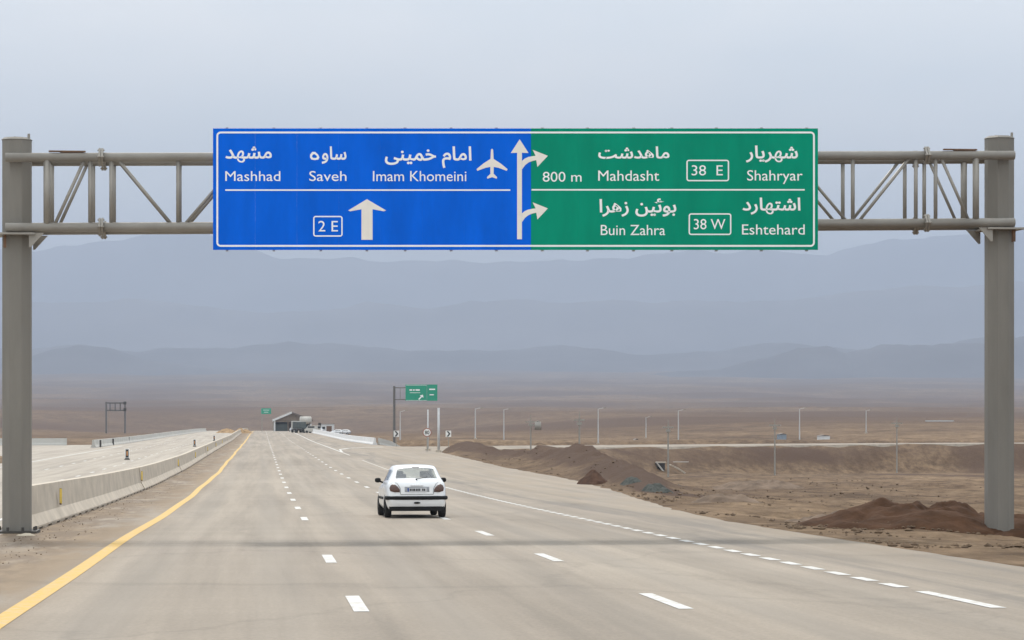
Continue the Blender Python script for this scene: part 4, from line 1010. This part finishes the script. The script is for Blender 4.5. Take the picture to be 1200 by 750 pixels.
heap('earth_heap', 'flat brown earth spread in front and left of the large dark heap', (1012 - 600) * 62 / F, 62, 2.3, 3.0, .30, M_SOILB, .1, 41, .7, nrm=34)
heap('earth_heap', 'dark earth piled round the foot of the right gantry column', (1203 - 600) * 55.4 / F, 55.4, .9, .9, .34, M_SOILD, 0, 8, .5)
heap('earth_heap', 'reddish brown earth heap behind the second crossarm pole', (695 - 600) * 118 / F, 119, .78, 1.3, .74, M_SOILR, .2, 5)
heap('gravel_heap', 'left one of two low grey gravel heaps at the road edge', (739 - 600) * 112 / F, 112, .62, 1.1, .36, M_GRAV, 0, 11, cat='gravel heap')
heap('gravel_heap', 'right, wider one of two low grey gravel heaps at the road edge', (771 - 600) * 104 / F, 104, .8, 1.1, .44, M_GRAV, 0, 14, cat='gravel heap')
heap('gravel_heap', 'small dark gravel heap farther back, below the culvert', (797 - 600) * 135 / F, 135, .55, .9, .34, M_GRAV, 0, 17, cat='gravel heap')
heap('earth_heap', 'brown earth heap behind the dark heap, at mid distance on the gully floor', (890 - 600) * 150 / F, 150, 3.3, 3, .6, M_SOILB, 0, 19)
heap('earth_heap', 'low brown earth bank beside the shoulder, near the road edge dashes', (850 - 600) * 84 / F, 84, 1.8, 1.3, .34, M_SOILB, .3, 23, .5)
heap('earth_heap', 'small brown earth mound left of the large dark heap', (953 - 600) * 70 / F, 70, 1.0, .9, .34, M_SOILB, .3, 25, .5)
heap('sand_heap', 'pale sand spilled at the near end of the median barrier', P(-6.2, 53.6)[0], P(-6.2, 53.6)[1], 1.3, 1.0, .1, M_SAND, 0, 29, .5, 'sand')
heap('earth_heap', 'tan soil heap on the crest left of the yellow line', at(283, 620).x, 620, 3.0, 3, 1.3, soil('tan_soil', (.33, .22, .12)), 0, 31)
heap('earth_heap', 'long tan soil heap at the far end of the median barrier', at(266, 640).x, 640, 3.2, 3, 1.2, MATS['tan_soil'], 0, 33)
# clods on the right verge and litter by the barrier
random.seed(11); mb = MB()
def clod(mb, x, y, z, r):
    v = []; n = 6
    ico = [(0, 0, 1), (.9, 0, .3), (.28, .85, .3), (-.72, .53, .3), (-.72, -.53, .3), (.28, -.85, .3), (0, 0, -.6)]
    v = [(x + a * r * random.uniform(.7, 1.3), y + b * r * random.uniform(.7, 1.3), z + c * r * .7) for a, b, c in ico]
    mb.add(v, [(0, i, i % 5 + 1) for i in range(1, 6)] + [(6, i % 5 + 1, i) for i in range(1, 6)])
cnt = 0
for _ in range(9000):
    t = 44 + 190 * random.random() ** 1.5; o = redge(t) + .15 + (random.random() ** 1.2) * (8 + t * .25)
    if fbm(o * .35, t * .12, 44.5, 3) < -.2 + random.random() * .4: continue
    cnt += 1; x, y = P(o, t); clod(mb, x, y, ground(x, y), random.choice((.02, .03, .03, .04, .06, .09)) * random.uniform(.8, 1.3))
for _ in range(700):      # lumps rolled down from the dark heap
    a = random.random() * 6.283; q = .5 + random.random() ** .5 * .62; x = (1092 - 600) * 58.3 / F + math.cos(a) * 2.9 * q; y = 58.3 + math.sin(a) * 2.6 * q; clod(mb, x, y, ground(x, y) + max(0, .5 * (1 - q)), random.choice((.02, .03, .05)))
o = mb.build('earth_clods', soil('clod_soil', (.12, .083, .055), .35, 3), None); tag(o, 'loose clods of earth scattered over the right verge', 'clods', kind='stuff')
mb = MB()
for _ in range(420):
    t = 40 + 120 * random.random() ** 1.5; o = -6.05 + random.random() ** 2 * 1.3; x, y = P(o, t); clod(mb, x, y, zr(t) + .005, random.choice((.008, .012, .02)))
o = mb.build('roadside_grit', MATS['clod_soil'], None); tag(o, 'grit and small stones along the foot of the median barrier', 'grit', kind='stuff')
# culvert
pc = hit(775, 553, 150); cv = empty('culvert', pc, .1, 'concrete culvert mouth with slanting wing walls below the embankment', 'culvert'); k = pc.y / F
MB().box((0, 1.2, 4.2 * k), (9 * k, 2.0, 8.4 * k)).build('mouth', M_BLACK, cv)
MB().prism([(-7 * k, 9.6 * k), (-5.6 * k, 9.9 * k), (3.2 * k, -1 * k), (1.2 * k, -1.5 * k)], -.3, .1).build('wing_wall', M_CONCP, cv)
MB().box((-.5 * k, .1, 9.3 * k), (12 * k, .5, 1.3 * k)).build('lintel', M_CONC, cv)
MB().prism([(10 * k, 6 * k), (11 * k, 7 * k), (20 * k, 3 * k), (29 * k, -3 * k), (27 * k, -4 * k), (19 * k, 1.5 * k)], -.2, .4).build('channel_edge', M_CONC, cv)
MB().box((24 * k, .6, 9.6 * k), (18 * k, .4, .7 * k)).build('coping', M_CONCP, cv)

# ------------------------------------------------------------------ mountains and hills
def ridge(name, mat, dist, depth, xs, prof, amp, seed, nx=220, ny=26, basez=-60):
    """prof: (photo column, photo row) of the crest line seen at that distance"""
    mb = MB(); rws = []
    x0, x1 = xs
    for j in range(ny + 1):
        v = j / ny; r = []
        for i in range(nx + 1):
            px = x0 + (x1 - x0) * i / nx; Y = dist + depth * (v - .5) * 1.0; X_ = (px - 600) * dist / F
            top = CZ + (HY - interp(px, prof)) * dist / F
            e = 1 - abs(v - .5) * 2; e = e ** 1.15
            rid = 1 - abs(fbm(X_ / (depth * .5) + seed, Y / (depth * .5), seed, 5)) * .9
            z = basez + (top - basez) * e * (.78 + .22 * rid * (1 if e < .97 else 1.0)) + amp * fbm(X_ / (depth * .12), Y / (depth * .12), seed + 3, 4) * e
            r.append((X_, Y, z))
        rws.append(r)
    mb.grid(rws); o = mb.build(name, mat, None, True, fix=False); return tag(o, kind='structure')
M_MTN = soil('mountain_rock', (.12, .11, .11), .35, .0009); M_HILL = soil('hill_rock', (.085, .08, .085), .3, .002)
ridge('mountain_range', M_MTN, 19500, 4500, (-500, 1700), [(-500, 290), (-100, 268), (60, 262), (250, 272), (420, 292), (600, 300), (800, 292), (1000, 284), (1200, 268), (1700, 280)], 22, 2, 260, 30, basez=60)
ridge('mountain_range', M_MTN, 14500, 3000, (-500, 1700), [(-500, 350), (-60, 338), (120, 346), (300, 358), (480, 352), (600, 345), (760, 352), (900, 350), (1050, 338), (1200, 330), (1700, 350)], 16, 5, 260, 30, basez=50)
ridge('foothills', M_HILL, 10000, 2000, (-500, 1700), [(-500, 400), (20, 408), (90, 398), (160, 412), (280, 404), (420, 396), (520, 410), (640, 404), (760, 415), (850, 404), (960, 396), (1080, 402), (1180, 392), (1700, 400)], 16, 9, 260, 24, basez=40)
ridge('dark_hill', M_HILL, 8200, 1000, (760, 1500), [(760, 437), (840, 433), (885, 420), (935, 404), (975, 404), (990, 411), (1030, 397), (1100, 393), (1180, 390), (1300, 400), (1500, 436)], 6, 12, 160, 20, basez=50)
ridge('low_hill', M_HILL, 8600, 1000, (-400, 330), [(-400, 420), (30, 418), (60, 409), (95, 402), (125, 406), (170, 420), (260, 432), (330, 437)], 6, 15, 90, 20, basez=50)
ridge('plain_rise', soil('plain_soil', (.14, .12, .105), .25, .004), 3200, 900, (-500, 1700), [(-500, 475), (200, 474), (500, 472), (800, 475), (1100, 472), (1700, 474)], 1.2, 19, 200, 16, basez=-8)

# ------------------------------------------------------------------ haze
m = bpy.data.materials.new('haze'); m.use_nodes = True; t = m.node_tree; t.nodes.clear()
o_ = N(t, 'ShaderNodeOutputMaterial'); v_ = N(t, 'ShaderNodeVolumePrincipled'); v_.inputs['Density'].default_value = 1.25e-4; v_.inputs['Color'].default_value = (.45, .525, .66, 1); v_.inputs['Anisotropy'].default_value = 0.0
t.links.new(v_.outputs[0], o_.inputs['Volume'])
hzb = MB().box((0, 11000, 570), (30000, 25000, 1650)).build('haze', m); tag(hzb, kind='stuff')
